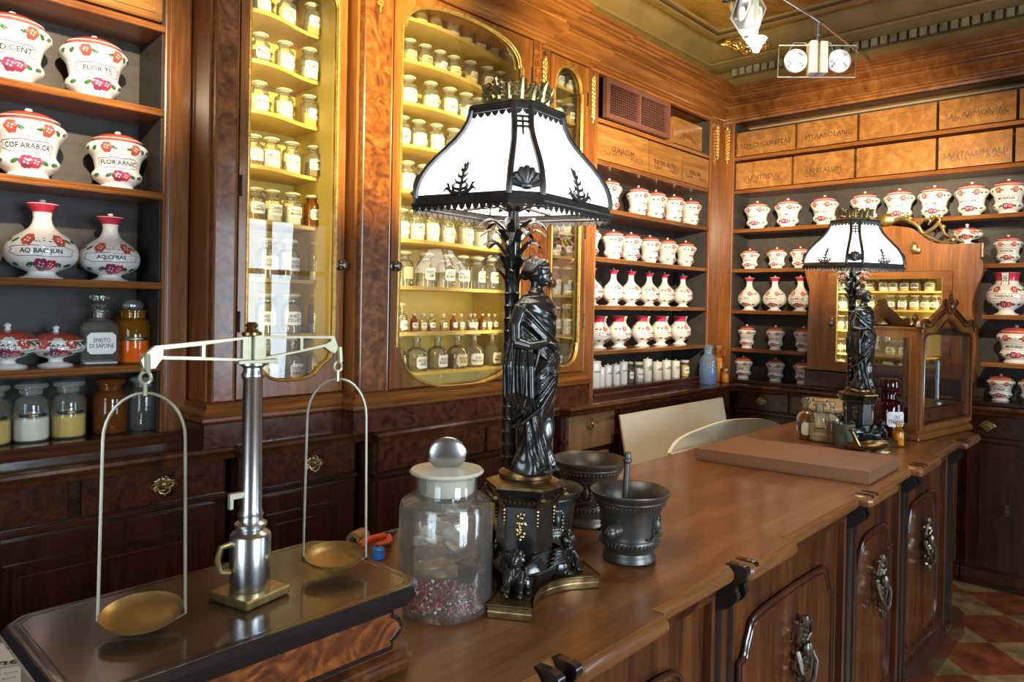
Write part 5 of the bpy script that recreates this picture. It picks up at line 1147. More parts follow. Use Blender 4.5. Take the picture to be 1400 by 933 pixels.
# glassware on the left shelves
def lx(px_, py, z, Y=2.80): return (on_y(px_, py, Y).x, Y, z)
def labpart(text, R_, z0, z1, hw, ts, boxy=None): b = MB(); lab2d(b, text, R_, z0, z1, hw, tsize=ts, boxy=boxy); return b
t = thing('spirit_decanter', 'clear square bottle with tall stopper, white label SPIRITO DI SAPONE', 'bottle', lx(135, 490, LZ[4]+.0005), -.15)
def sq_body(w, hs, rn, hn):
    b = MB(); S = [(w*.94, 0), (w, .006), (w, hs), (w*.86, hs+.014), (w*.5, hs+.024)]; K = 24; rings = []
    for r, z in S: rings.append([(r*math.copysign(abs(cos(2*PI*i/K))**.35, cos(2*PI*i/K)), r*math.copysign(abs(sin(2*PI*i/K))**.35, sin(2*PI*i/K)), z) for i in range(K)])
    for r, z in ((rn, hs+.032), (rn, hn-.006), (rn*1.5, hn-.003), (rn*1.5, hn), (rn*.8, hn+.001)): rings.append([(r*cos(2*PI*i/K), r*sin(2*PI*i/K), z) for i in range(K)])
    V = [p for rg in rings for p in rg]; b.add(V, [(j*K+i, j*K+(i+1) % K, (j+1)*K+(i+1) % K, (j+1)*K+i) for j in range(len(rings)-1) for i in range(K)]+[tuple(range(K))[::-1]]); return b
build(sq_body(.058, .135, .019, .190), 'body', 'glass', t, raw=True); build(lat([(0, .16), (.014, .16), (.017, .195), (.030, .205), (.026, .212), (.012, .218), (.020, .224), (.034, .232), (.034, .242), (.02, .25), (0, .252)]), 'stopper', 'glass', t, raw=True)
build(labpart('SPIRITO\nDI SAPONE', .05, .04, .115, .044, .021, boxy=.058), 'label', ['paper', 'ink'], t, raw=True)
build(MB().box((-.05, -.05, .006), (.05, .05, .012)), 'residue', 'powder', t, raw=True)
special('orange_powder_jar', 'glass jar two thirds full of orange powder with lens stopper', 'jar', lx(181, 488, LZ[4]+.0005), [(0, .004), (.055, 0), (.058, .01), (.058, .145), (.052, .158), (.040, .165), (.040, .185), (.048, .188), (.048, .192), (.036, .194)], 'yglass', [('contents', lat([(0, .005), (.054, .006), (.054, .082), (0, .084)]), 'powder_o'), ('stopper', MB().lathe([(0, .165), (.034, .165), (.036, .19), (.04, .194), (.02, .2), (0, .201)], n=20).ball((0, 0, .209), (.036, .012, .024), 16), 'glass'), ('label', labpart('PRECIPITATO', .058, .083, .097, .040, .008), ['ink', 'brass'])], -.1)
for px_, fm, lbl, tx, gl_ in ((-12, 'powder_y', 'jar of yellowish powder cut by the left edge, lowest left shelf', 'ZOLFO', 'glass'), (42, 'powder', 'stoppered jar of white powder with slanting surface, lowest left shelf', 'BORACE', 'glass'), (93, 'powder_y', 'stoppered jar of pale yellow powder with black label, lowest left shelf', 'ZOLFO', 'glass'), (150, 'amberliq', 'dark amber glass jar behind the hanger of the scales', '', 'amber'), (196, None, 'empty clear glass jar at the right end of the lowest left shelf', '', 'glass')):
    pts = [('stopper', lat([(0, .155), (.034, .155), (.036, .172), (.050, .176), (.052, .182), (.046, .190), (.02, .196), (0, .197)]), 'greyfrost' if gl_ == 'glass' else 'amber')]
    if fm:
        hb_ = .075 if fm != 'amberliq' else .05; b = MB().lathe([(0, .004), (.050, .005), (.052, .012), (.052, hb_), (.03, hb_+.012), (0, hb_+.02)], n=22); pts.append(('contents', b, fm))
    if tx: pts.append(('label', labpart(tx, .055, .082, .094, .042, .007), ['ink', 'brass']))
    special('powder_jar', lbl, 'jar', lx(px_, 582, LZ[5]+.002, 2.79), [(0, .004), (.052, 0), (.055, .01), (.055, .125), (.048, .142), (.036, .150), (.036, .166), (.046, .170), (.046, .175), (.034, .177)], gl_, pts, -.1, group=None)

# ================================================================ APOTHECARY SCALES
SB = (.245, .74, .872, 1.162)  # x0,x1,y0,y1
def chamf(x0, x1, y0, y1, c): return [(x0+c, y0), (x1-c, y0), (x1, y0+c), (x1, y1-c), (x1-c, y1), (x0+c, y1), (x0, y1-c), (x0, y0+c)]
t = thing('scale_box', 'burr walnut box with dark top carrying the brass balance, front left', 'box', (.4925, 1.017, 1.0))
b = MB().prism(chamf(SB[0], SB[1], SB[2], SB[3], .022), lambda u, v, d: (u, v, d), 1.124, 1.1395); build(b, 'top', 'scale_top', t)
cp = chamf(SB[0]+.004, SB[1]-.004, SB[2]+.004, SB[3]-.004, .022)
b = MB().sweep([(-.008, 1.108), (0, 1.108), (.003, 1.116), (.010, 1.120), (.012, 1.130), (.006, 1.1385), (-.006, 1.1405), (-.012, 1.139)], cp[::1], closed=True)
build(b, 'ebonised_edge', 'ebony', t)
b = MB().prism(chamf(SB[0]+.014, SB[1]-.014, SB[2]+.014, SB[3]-.014, .018), lambda u, v, d: (u, v, d), 1.022, 1.125); build(b, 'carcass', 'crotch', t)
cp = chamf(SB[0]+.014, SB[1]-.014, SB[2]+.014, SB[3]-.014, .018)
b = MB().sweep([(-.01, 1.012), (.014, 1.012), (.016, 1.022), (.008, 1.028), (.010, 1.034), (0, 1.040), (-.01, 1.04)], cp, closed=True); build(b, 'base_moulding', 'crotch', t)
xa, xc = SB[0]+.035, SB[1]-.035; za, zc = 1.047, 1.105; ym = SB[2]+.014
O = [(xa+.016, za), (xc-.016, za)]+[(xc-.016+.0, za+.010), (xc-.008, za+.014)]+[(xc-.008+.010*sin(PI*i/6), za+.014+.030*i/6) for i in range(1, 6)]+[(xc-.008, zc-.014), (xc-.016, zc-.010), (xc-.016, zc), (xa+.016, zc), (xa+.016, zc-.010), (xa+.008, zc-.014)]+[(xa+.008-.010*sin(PI*i/6), zc-.014-.030*i/6) for i in range(1, 6)]+[(xa+.008, za+.014), (xa+.016, za+.01)]
d = build(MB().prism(O, lambda u, v, dd: (u, ym-dd, v), 0, .002), 'burr_panel', 'burl_red', t)
build(MB().tube([(p[0], ym-.002, p[1]) for p in O], .0035, 6, closed=True), 'moulding', 'ebony', d)
b = MB()
for x in (SB[0]+.03, SB[1]-.03):
    for y in (SB[2]+.03, SB[3]-.03): b.lathe([(0, 0), (.008, 0), (.012, .005), (.012, .009), (.008, .0125), (0, .0125)], c=(x, y, 1.0), n=12)
for i, x in enumerate((SB[0]+.03, SB[1]-.03)):
    for y in (SB[2]+.03, SB[3]-.03): build(MB().lathe([(0, 0), (.008, 0), (.012, .005), (.012, .009), (.008, .0125), (0, .0125)], c=(x, y, 1.0), n=12), 'foot', 'bronze', t)
sx, sy = .517, 1.003; zt = 1.1407
t = thing('balance_scale', 'old brass beam balance with nickel column and two hanging pans on the wooden box', 'scales', (sx, sy, zt))
w = MB().box((-.041, -.041, 0), (.041, .041, .013), ch=.002); w.xf(Matrix.Translation((sx, sy, zt)) @ Matrix.Rotation(math.radians(14), 4, 'Z')); build(w, 'foot_plate', 'brass', t)
b = MB().lathe([(0, .013), (.0285, .013), (.0295, .016), (.0295, .092), (.027, .096), (.021, .099), (.019, .102), (.023, .106), (.023, .110), (.017, .114), (.0165, .120), (.0185, .123), (.0165, .127), (.0155, .132), (.0138, .322), (.0165, .326), (.0165, .330), (.014, .335), (.014, .340), (.019, .344), (.019, .347), (0, .347)], c=(sx, sy, zt), n=36); build(b, 'column', 'silver', t)
b = MB().box((sx-.026, sy-.010, zt+.346), (sx+.034, sy+.010, zt+.352), ch=.001).box((sx-.004, sy-.012, zt+.352), (sx+.010, sy-.006, zt+.388)).box((sx-.004, sy+.006, zt+.352), (sx+.010, sy+.012, zt+.388)); build(b, 'beam_support', 'beam', t)
b = MB().lathe([(0, 0), (.011, 0), (.014, .002), (.014, .006), (.010, .008), (.007, .013), (.010, .016), (.006, .021), (0, .021)], c=(sx-.003, sy, zt+.386), n=16); build(b, 'finial', 'bronze_brown', t)
b = MB().tube([(sx-.029, sy+.0, zt+.085), (sx-.045, sy, zt+.083), (sx-.050, sy, zt+.066), (sx-.045, sy, zt+.048), (sx-.031, sy, zt+.044)], .0045, 8); build(b, 'side_lever', 'brass', t)
build(MB().box((sx-.034, sy-.004, zt+.150), (sx-.014, sy+.004, zt+.158)).box((sx-.034, sy-.004, zt+.136), (sx-.029, sy+.004, zt+.150)), 'side_hook', 'beam', t)
build(MB().ball((sx+.012, sy-.026, zt+.062), (.005, .005, .005), 8), 'screw', 'brass', t)
BL = -.150; BR = .148; zb = zt+.372
fb = lambda u, v, d: (sx+u, sy+d, zb+v)
up = [(BL, -.004), (BL-.008, -.014), (BL-.004, -.026), (BL+.010, -.026), (BL+.018, -.014), (-.010, -.022), (-.004, -.024), (.010, -.022), (BR-.030, -.005), (BR-.020, -.012), (BR-.010, -.016), (BR-.004, -.008), (BR-.012, .012), (0.012, .014), (-.010, .014), (BL+.010, .004)]
h1 = [(BL+.020, -.001), (BL+.020, -.010), (-.078, -.013), (-.078, .003)]; h2 = [(-.073, .004), (-.073, -.014), (-.018, -.018), (-.018, .010)]; h3 = [(.018, .010), (.018, -.017), (.075, -.009), (.075, .010)]; h4 = [(.080, .010), (.080, -.008), (BR-.026, -.0), (BR-.018, .004), (BR-.018, .008)]
build(MB().prism(up, fb, -.004, .004, holes=[h1, h2, h3, h4]), 'beam', 'beam', t)
def hanger(cx, z_end, zp, R_, nm):
    cy = sy
    b = MB().tube([(cx-.0, cy-.006, z_end+.006), (cx+.001, cy-.007, z_end-.018)], .0035, 8).tube([(cx, cy+.006, z_end+.006), (cx+.001, cy+.007, z_end-.018)], .0035, 8)
    b.tube([(cx+.007*cos(2*PI*i/14), cy, z_end-.026+.008*sin(2*PI*i/14)) for i in range(14)], .0024, 7, closed=True); b.tube([(cx, cy, z_end-.032), (cx, cy, z_end-.050)], .0028, 7)
    r = build(b, 'suspension_hook', 'beam', t)
    top = z_end-.046; P = []; half = R_*1.06
    dxy = Vector((cos(HA), sin(HA), 0))
    P.append(Vector((cx, cy, zp-.004))-dxy*half)
    for i in range(0, 17): a = PI*i/16; P.append(Vector((cx, cy, top-.062+.062*sin(a)))-dxy*(half*.94*cos(a)))
    P.append(Vector((cx, cy, zp-.004))+dxy*half)
    b = MB().tube(P, .0022, 7)
    b.tube([Vector((cx, cy, zp-.004))-dxy*half, Vector((cx, cy, zp-.010))-dxy*half*.8, Vector((cx, cy, zp-.0105)), Vector((cx, cy, zp-.010))+dxy*half*.8, Vector((cx, cy, zp-.004))+dxy*half], .0016, 6); build(b, 'hanger', 'wire', t)
    b = MB().lathe([(0, -.0085), (R_*.7, -.007), (R_*.95, -.002), (R_, .004), (R_*1.015, .0045), (R_*.98, .003), (R_*.92, -.0005), (R_*.68, -.005), (0, -.0065)], n=40).xf(Matrix.Translation((cx, cy, zp)) @ Matrix.Rotation(math.radians(7), 4, Vector((cos(HA), sin(HA), 0)))); build(b, 'pan', 'pan', t)
HA = math.radians(-32)
hanger(sx+BL-.001, zb-.012, zt+.020, .050, 'l'); hanger(sx+BR-.002, zb-.012, zt+.024, .047, 'r')

# ================================================================ GLASS JAR AND BOWL
t = thing('apothecary_glass_jar', 'tall clear glass jar with disc stopper and rose petals at the bottom', 'jar', (.925, 1.025, 1.0), 0)
R_ = .090
b = MB().lathe([(0, .003), (.084, 0), (.090, .006), (.0905, .02), (.090, .19), (.086, .204), (.074, .213), (.062, .217), (.058, .224), (.059, .250), (.064, .254), (.056, .256), (.054, .225), (.060, .212), (.083, .200), (.0868, .19), (.0868, .014), (.082, .008), (0, .010)], n=56, cap=False); build(b, 'body', 'jarglass', t, raw=True)
b = MB().lathe([(0, .219), (.050, .219), (.0535, .224), (.055, .252), (.062, .254), (.069, .257), (.071, .260), (.068, .264), (.04, .266), (0, .267)], n=48); st = build(b, 'stopper', 'frost', t, raw=True)
b = MB().ball((0, 0, .293), (.038, .009, .032), 28); b.xf(Matrix.Rotation(math.radians(-40), 4, 'Z')); build(b, 'stopper_disc', 'silver', st, raw=True)
b = MB(); rnd = random.Random(4)
for i in range(1100):
    a = rnd.uniform(0, 2*PI); r = .083*math.sqrt(rnd.random()); z = .012+rnd.random()*.010*(1-(r/.083)**2*.3); q = rnd.uniform(.0015, .0035); m_ = Matrix.Rotation(rnd.uniform(0, 6), 3, Vector((rnd.random(), rnd.random(), rnd.random()+.1)).normalized())
    vs = [Vector((-q, -q*.7, 0)), Vector((q, -q*.6, .0006)), Vector((q*.8, q*.8, 0)), Vector((-q*.7, q*.7, .0008))]; c = Vector((r*cos(a), r*sin(a), z)); b.add([c+m_ @ v for v in vs], [(0, 1, 2, 3)], rnd.choice([0, 0, 0, 1, 2]))
o = build(b, 'rose_petals', ['rose', 'herb', 'paper'], t, raw=True); o['kind'] = 'stuff'
t = thing('glass_bowl', 'round glass vessel full of folded white slips, behind the tall jar', 'bowl', (1.055, 1.175, 1.0), 0)
b = MB().lathe([(0, .002), (.060, 0), (.064, .004), (.064, .020), (.058, .028), (.075, .045), (.088, .075), (.090, .10), (.080, .135), (.060, .155), (.056, .165), (.060, .172), (.056, .170), (.058, .152), (.077, .132), (.087, .10), (.085, .075), (.072, .047), (.05, .034), (0, .032)], n=40, cap=False); build(b, 'body', 'jarglass', t, raw=True)
for i in range(16):
    a = i*2.4; r = .018+.048*((i*7) % 10)/10; z = .048+.011*(i % 7); b = MB(); q = .019
    m_ = Matrix.Translation((r*cos(a), r*sin(a), z)) @ Matrix.Rotation(a*1.7, 4, 'Z') @ Matrix.Rotation(.4*sin(i*3), 4, 'X') @ Matrix.Rotation(.5*cos(i*5), 4, 'Y')
    b.box((-q, -q*.7, 0), (q, q*.7, .0012)).box((-q, -q*.7, .003), (q*.8, q*.6, .0042)).box((-q, -q*.7, 0), (-q+.0015, q*.7, .004)); b.xf(m_); tag(build(b, 'folded_paper_slip', 'paper'), 'folded white paper slip inside the round glass vessel', 'paper', 'folded slips inside the glass vessel'); o = bpy.context.scene.collection.objects[-1]; o.location = (1.055, 1.175, 1.0)

# ================================================================ MORTARS
def mortar(loc, R_, H_, mat, label, rz, lugs=True, group='bronze mortars'):
    t = thing('mortar', label, 'mortar', loc, rz)
    P = [(0, 0), (.62, 0), (.66, .02), (.655, .07), (.62, .10), (.60, .14), (.62, .17), (.68, .21), (.71, .25), (.72, .30), (.70, .325), (.705, .34), (.695, .36), (.70, .42), (.72, .55), (.75, .68), (.79, .76), (.83, .82), (.90, .87), (.91, .885), (.90, .90), (.95, .93), (1.0, .975), (1.0, 1.0), (.97, 1.01), (.93, .99), (.84, .93), (.74, .80), (.66, .55), (.60, .35), (.45, .22), (0, .18)]
    build(MB().lathe([(r*R_, z*H_) for r, z in P], n=48, cap=False), 'body', mat, t, raw=True)
    b = MB()
    for i in range(44): a = 2*PI*i/44; b.ball((R_*.725*cos(a), R_*.725*sin(a), H_*.275), (.0035, .0035, H_*.035), 5)
    build(b, 'gadroon_band', mat, t, raw=True); b = MB()
    for i in range(52): a = 2*PI*i/52; b.ball((R_*.855*cos(a), R_*.855*sin(a), H_*.835), (.003, .003, H_*.022), 5)
    build(b, 'gadroon_band', mat, t, raw=True)
    if lugs:
        for q in (0, PI):
            b = MB().lathe([(0, 0), (.018, 0), (.017, .010), (.012, .018), (.014, .022), (.013, .030), (.006, .038), (0, .040)], n=14); b.ball((.006, 0, .024), (.009, .012, .010), 8); b.ball((-.008, .004, .028), (.007, .009, .008), 8); b.ball((.0, -.006, .033), .006, 7)
            b.xf(Matrix.Rotation(q, 4, 'Z') @ Matrix.Translation((R_*.70, 0, H_*.50)) @ Matrix.Rotation(PI/2, 4, 'Y')); build(b, 'lug', mat, t, raw=True)
    for q in (PI/2, -PI/2):
        b = MB(); rnd = random.Random(2); e = Vector((cos(q), sin(q), 0)); n_ = Vector((-sin(q), cos(q), 0)); f = lambda s_, z: e*(R_*(.70+.10*max(0, z-.35))+.001)+n_*s_+Vector((0, 0, z*H_))
        for i in range(18): a = 2*PI*i/18; rr = .80+.25*abs(sin(2*a)); b.ball(f(.016*rr*cos(a), .56+.17*rr*sin(a)), .0042, 6)
        b.ball(f(0, .56), (.009, .009, .016), 9); b.ball(f(0, .66), .006, 8)
        for s_ in (-1, 1): b.tube([f(s_*.012, .40), f(s_*.026, .37), f(s_*.034, .40)], .003, 6)
        build(b, 'coat_of_arms', mat, t, raw=True)
    return t
m1 = mortar((1.405, .925, 1.0), .0925, .158, 'pewter', 'near dark bronze mortar with two knob handles, holding a pestle', math.radians(186))
t = thing('pestle', 'grey metal pestle standing in the near bronze mortar', 'pestle', (1.392, .935, 1.032))
b = MB().lathe([(0, 0), (.012, .002), (.017, .012), (.016, .025), (.009, .038), (.0072, .05), (.0072, .150), (.0072, .186), (.0105, .190), (.0105, .197), (.008, .199), (.008, .208), (.006, .212), (0, .213)], n=20); b.xf(Matrix.Rotation(.07, 4, 'Y')); build(b, 'shaft', 'pewter', t, raw=True)
mortar((1.555, 1.155, 1.0), .100, .172, 'pewter_br', 'brown bronze mortar behind the lamp, widest of the three', math.radians(120), lugs=False)
mortar((1.325, 1.105, 1.0), .084, .145, 'pewter', 'dark mortar half hidden behind the near lamp pedestal', math.radians(150), lugs=False)

# ================================================================ THINGS ON THE COUNTER
c3 = [on_z(950, 629, 1.0), on_z(1188, 664, 1.0), on_z(1229, 641, 1.0)]
A0, A1, A2 = [Vector((p.x, p.y)) for p in c3]; A3 = A0+(A2-A1); ctr = (A0+A2)/2
t = thing('flat_cardboard_box', 'flat brown cardboard carton lying across the counter', 'box', (ctr.x, ctr.y, 1.0))
h = .045; q4 = [A0, A1, A2, A3]
ins = lambda k: [tuple(ctr+(p-ctr)*(1-k)) for p in q4]
b = MB().prism(ins(.008), lambda u, v, d: (u, v, d), 1.0, 1.0+h*.9); build(b, 'tray', 'cardside', t)
b = MB().prism(ins(0), lambda u, v, d: (u, v, d), 1.008, 1.0+h); build(b, 'lid', 'card', t)
lp_ = on_z(1210, 619, 1.0+h); build(MB().box((lp_.x-.02, lp_.y-.012, 1.0+h), (lp_.x+.02, lp_.y+.012, 1.0+h+.0006)), 'sticker', 'paper', t)
p = on_z(672, 722, 1.0)
t = thing('small_card', 'small plain buff card standing behind the lamp pedestal', 'card', (p.x, p.y, 1.0), -.75)
b = MB(); nx_ = 6
for i in range(nx_): x0_, x1_ = -.036+.072*i/nx_, -.036+.072*(i+1)/nx_; y0_, y1_ = .004*sin(PI*i/nx_), .004*sin(PI*(i+1)/nx_); b.add([(x0_, y0_, 0), (x1_, y1_, 0), (x1_, y1_-.006, .066), (x0_, y0_-.006, .066), (x0_, y0_+.0008, 0), (x1_, y1_+.0008, 0), (x1_, y1_-.0052, .066), (x0_, y0_-.0052, .066)], [(0, 1, 2, 3), (7, 6, 5, 4), (3, 2, 6, 7), (0, 4, 5, 1)])
M['buff'] = plain('buff_card', (.62, .36, .12), .6, var=.04); build(b, 'sheet', 'buff', t, raw=True)
t = thing('handwritten_paper', 'sheet of paper with handwriting at the bottom left corner', 'paper', (.255, 1.33, 1.0), -.35)
b = MB(); V = []
for i in range(7):
    for j in range(9): V.append((-.07+.14*i/6, -.12+.22*j/8, .0008+.0015*(1+sin(i*.9+j*.6))))
F = [(i*9+j, (i+1)*9+j, (i+1)*9+j+1, i*9+j+1) for i in range(6) for j in range(8)]; b.add(V, F, 0)
put2d(b, text2d('Numero', .034, .0004), lambda x, y: (.02+x, .02+y, .0048), 1); b.add([(-.03, .0, .0049), (.06, .0, .0049), (.06, .002, .0049), (-.03, .002, .0049)], [(0, 1, 2, 3)], 1)
for k in range(3): put2d(b, text2d('via della luce', .011, .0), lambda x, y: (.02+x, -.02-.018*k+y, .0048), 1)
build(b, 'sheet', ['paper', 'ink'], t, raw=True)
p = on_z(465, 748, 1.0); t = thing('tape_roll', 'short brass coloured roll lying behind the scale box', 'roll', (p.x+.03, p.y-.03, 1.0), .4)
b = MB().lathe([(.010, -.022), (.019, -.022), (.020, -.018), (.020, .018), (.019, .022), (.010, .022), (.010, -.022)], n=24, cap=False); b.xf(Matrix.Translation((0, 0, .0205)) @ Matrix.Rotation(PI/2, 4, 'Y')); build(b, 'roll', 'brass', t, raw=True)
p = on_z(440, 752, 1.0); t = thing('crumpled_wrapper', 'crumpled foil wrapper behind the scale box', 'wrapper', (p.x+.05, p.y-.05, 1.0), .2)
b = MB(); rnd = random.Random(6)
V = [(x*.012-.03+rnd.uniform(-.003, .003), y*.010-.015+rnd.uniform(-.003, .003), .004+rnd.uniform(0, .016)) for x in range(6) for y in range(4)]; b.add(V, [(x*4+y, (x+1)*4+y, (x+1)*4+y+1, x*4+y+1) for x in range(5) for y in range(3)]); o = build(b, 'foil', 'silver', t, ang=5, raw=True); o.modifiers.new('s', 'SOLIDIFY').thickness = .0008
p = on_z(505, 742, 1.0)
t = thing('pliers', 'pliers with orange and black grips behind the glass jar', 'tool', (p.x+.02, p.y-.03, 1.0), math.radians(30))
b = MB()
for q in (-1, 1): b.tube([(.02, q*.004, .012), (-.01, q*.020, .014), (-.05, q*.028, .018), (-.085, q*.020, .022)], [.006, .008, .009, .008], 10)
build(b, 'orange_grips', 'orange', t, raw=True)
b = MB()
for q in (-1, 1): b.tube([(-.015, q*.024, .015), (-.055, q*.035, .018), (-.095, q*.022, .022)], [.004, .005, .006], 8)
b.ball((.03, 0, .012), (.014, .012, .008), 10).tube([(.03, .004, .012), (.06, .003, .010), (.075, 0, .009)], [.008, .006, .003], 8).tube([(.03, -.004, .012), (.06, -.003, .010), (.075, 0, .009)], [.008, .006, .003], 8); build(b, 'jaws', 'black', t, raw=True)
p = on_z(512, 765, 1.0); t = thing('plastic_cap', 'small blue plastic cap beside the tall glass jar', 'cap', (p.x+.01, p.y-.0, 1.0)); build(lat([(0, 0), (.014, 0), (.015, .004), (.014, .022), (.011, .025), (0, .025)]), 'shell', 'bluepl', t, raw=True)  # a loose blue bottle cap lying on the counter
# ---- bottles and oddments by the far lamp
def at(px_, py): p = on_z(px_, py, 1.0); return (p.x, p.y, 1.0005)
special('amber_scent_bottle', 'small bottle of amber liquid with ball stopper and framed label', 'bottle', at(1101, 600), [(0, .003), (.038, 0), (.040, .008), (.040, .095), (.030, .115), (.014, .125), (.014, .142), (.017, .144)], 'amber', [('contents', lat([(0, .004), (.036, .005), (.036, .088), (0, .089)]), 'amberliq'), ('stopper', MB().lathe([(0, .13), (.010, .13), (.012, .15), (0, .152)], n=12).ball((0, 0, .168), .021, 14), 'glass'), ('label', labpart('', .040, .022, .078, .030, .01), ['cream_label', 'ink'])], -.9)
special('cut_glass_bottle', 'clear cylindrical bottle with wide flat stopper beside the amber one', 'bottle', at(1120, 603), [(0, .003), (.042, 0), (.045, .008), (.045, .10), (.036, .122), (.018, .13), (.018, .155), (.028, .158), (.028, .162), (.016, .163)], 'glass', [('residue', lat([(0, .004), (.04, .005), (.04, .03), (0, .031)]), 'cream_label'), ('stopper', lat([(0, .15), (.015, .15), (.018, .168), (.034, .174), (.034, .184), (.018, .188), (0, .188)]), 'glass')], -.9)
special('spirit_bottle', 'slender clear bottle with dark brown liquid left of the green mortar', 'bottle', at(1137, 606), [(0, .003), (.028, 0), (.030, .008), (.030, .11), (.020, .125), (.010, .13), (.010, .155), (.016, .158)], 'glass', [('contents', lat([(0, .004), (.026, .005), (.026, .095), (0, .096)]), 'amberliq'), ('stopper', MB().lathe([(0, .15), (.008, .15), (.010, .162), (0, .164)], n=12).ball((0, 0, .172), (.015, .015, .012), 12), 'glass')])
special('cut_glass_bottle', 'clear bottle with tall facetted stopper behind the green mortar', 'bottle', at(1160, 600), [(0, .003), (.030, 0), (.032, .008), (.032, .10), (.02, .12), (.012, .13), (.012, .155), (.018, .158)], 'glass', [('stopper', lat([(0, .15), (.010, .15), (.012, .16), (.020, .175), (.018, .195), (0, .20)], 8), 'glass')])
special('small_clear_bottle', 'small clear bottle just left of the far lamp pedestal', 'bottle', at(1172, 598), [(0, .003), (.020, 0), (.022, .008), (.022, .08), (.012, .10), (.009, .12), (.014, .122)], 'glass', [('stopper', lat([(0, .115), (.008, .115), (.013, .13), (.010, .145), (0, .148)]), 'glass')])
t = thing('green_mortar', 'small tapered green bronze mortar in front of the far lamp', 'mortar', at(1154, 612))
build(MB().lathe([(0, 0), (.034, 0), (.036, .004), (.037, .04), (.041, .090), (.044, .100), (.044, .104), (.040, .103), (.036, .09), (.032, .02), (0, .015)], n=28, cap=False), 'body', 'greenglass', t, raw=True); build(lat([(0, .0), (.016, 0), (.016, .012), (.012, .016), (0, .016)], 12).xf(Matrix.Translation((.03, -.02, .07)) @ Matrix.Rotation(PI/2, 4, 'Y')), 'lug', 'greenglass', t, raw=True)
t = thing('iron_pestle', 'thin dark pestle rising from the green mortar', 'pestle', (at(1154, 612)[0], at(1154, 612)[1], 1.018)); build(lat([(0, 0), (.009, .002), (.010, .01), (.005, .02), (.0045, .14), (.008, .145), (.006, .155), (0, .156)], 12), 'shaft', 'bronze', t, raw=True)
t = thing('bronze_dish', 'shallow oval bronze dish with upright lever in front of the far lamp', 'dish', (at(1182, 618)[0], at(1182, 618)[1]+.0, 1.0), -.85)
build(MB().lathe([(0, .006), (.03, .004), (.05, .008), (.07, .020), (.078, .030), (.074, .031), (.06, .020), (.03, .012), (0, .011)], n=32, cap=False, sx=1.25, sy=.62).lathe([(0, 0), (.03, 0), (.025, .007), (0, .008)], n=20), 'bowl', 'bronze_brown', t, raw=True); build(MB().tube([(-.02, 0, .015), (-.055, .0, .085)], [.010, .007], 8).ball((-.056, 0, .09), .011, 8), 'lever', 'bronze_brown', t, raw=True)
special('ruby_bottle', 'large ruby red glass bottle with white label OLE TEREBINTI, beside the display case', 'bottle', (at(1232, 603)[0]+.02, at(1232, 603)[1]+.06, 1.0005), [(0, .003), (.060, 0), (.064, .008), (.064, .155), (.055, .172), (.034, .182), (.032, .19), (.032, .205), (.040, .208), (.040, .213), (.030, .214)], 'ruby', [('stopper', lat([(0, .20), (.028, .20), (.030, .214), (.046, .222), (.048, .228), (.048, .262), (.042, .272), (0, .276)]), 'ruby'), ('label', labpart('OLE\nTEREBINTI', .0645, .062, .130, .042, .022), ['paper', 'ink'])], -.75)
special('amber_vial', 'small yellow amber vial standing before the ruby red bottle', 'vial', (at(1228, 610)[0], at(1228, 610)[1]+.0, 1.0005), [(0, .003), (.022, 0), (.025, .006), (.025, .062), (.018, .075), (.011, .08), (.011, .092), (.018, .094), (.018, .098)], 'yglass', [('contents', lat([(0, .004), (.021, .005), (.021, .058), (0, .059)]), 'powder_y'), ('stopper', lat([(0, .094), (.022, .098), (.022, .102), (0, .103)]), 'frost')])
special('spirit_bottle', 'tall bottle with brown ball stopper half hidden behind the far lamp', 'bottle', (3.58, 1.05, 1.0005), [(0, .003), (.038, 0), (.04, .008), (.04, .13), (.03, .15), (.012, .16), (.012, .185), (.018, .188)], 'yglass', [('contents', lat([(0, .004), (.036, .005), (.036, .12), (0, .121)]), 'powder_y'), ('stopper', MB().ball((0, 0, .205), .022, 12), 'herb')])
p = on_z(1160, 590, 1.0); t = thing('old_book', 'thick old book with worn cream pages behind the small bottles', 'book', (3.80, 1.28, 1.0005), .25)
b = MB().box((-.16, -.11, .004), (.16, .11, .075)); build(b, 'pages', 'cream_label', t, raw=True); b = MB().box((-.165, -.115, 0), (.165, .115, .004)).box((-.165, -.115, .075), (.165, .115, .080)).box((.161, -.115, 0), (.167, .115, .08)); build(b, 'cover', 'card', t, raw=True)
t = thing('open_papers', 'loose cream papers lying on top of the old book', 'papers', (3.80, 1.28, 1.0815), .35); b = MB()
for k in range(4):
    V = []; 
    for i in range(9): x = -.17+.34*i/8; zz_ = .002+k*.004+.030*max(0, i/8-.3)**1.5; V += [(x, -.12+.01*k, zz_), (x, .11+.005*k, zz_+.004)]
    b.add(V, [(2*i, 2*i+2, 2*i+3, 2*i+1) for i in range(8)])
o = build(b, 'sheets', 'cream_label', t, raw=True); o.modifiers.new('s', 'SOLIDIFY').thickness = .0012

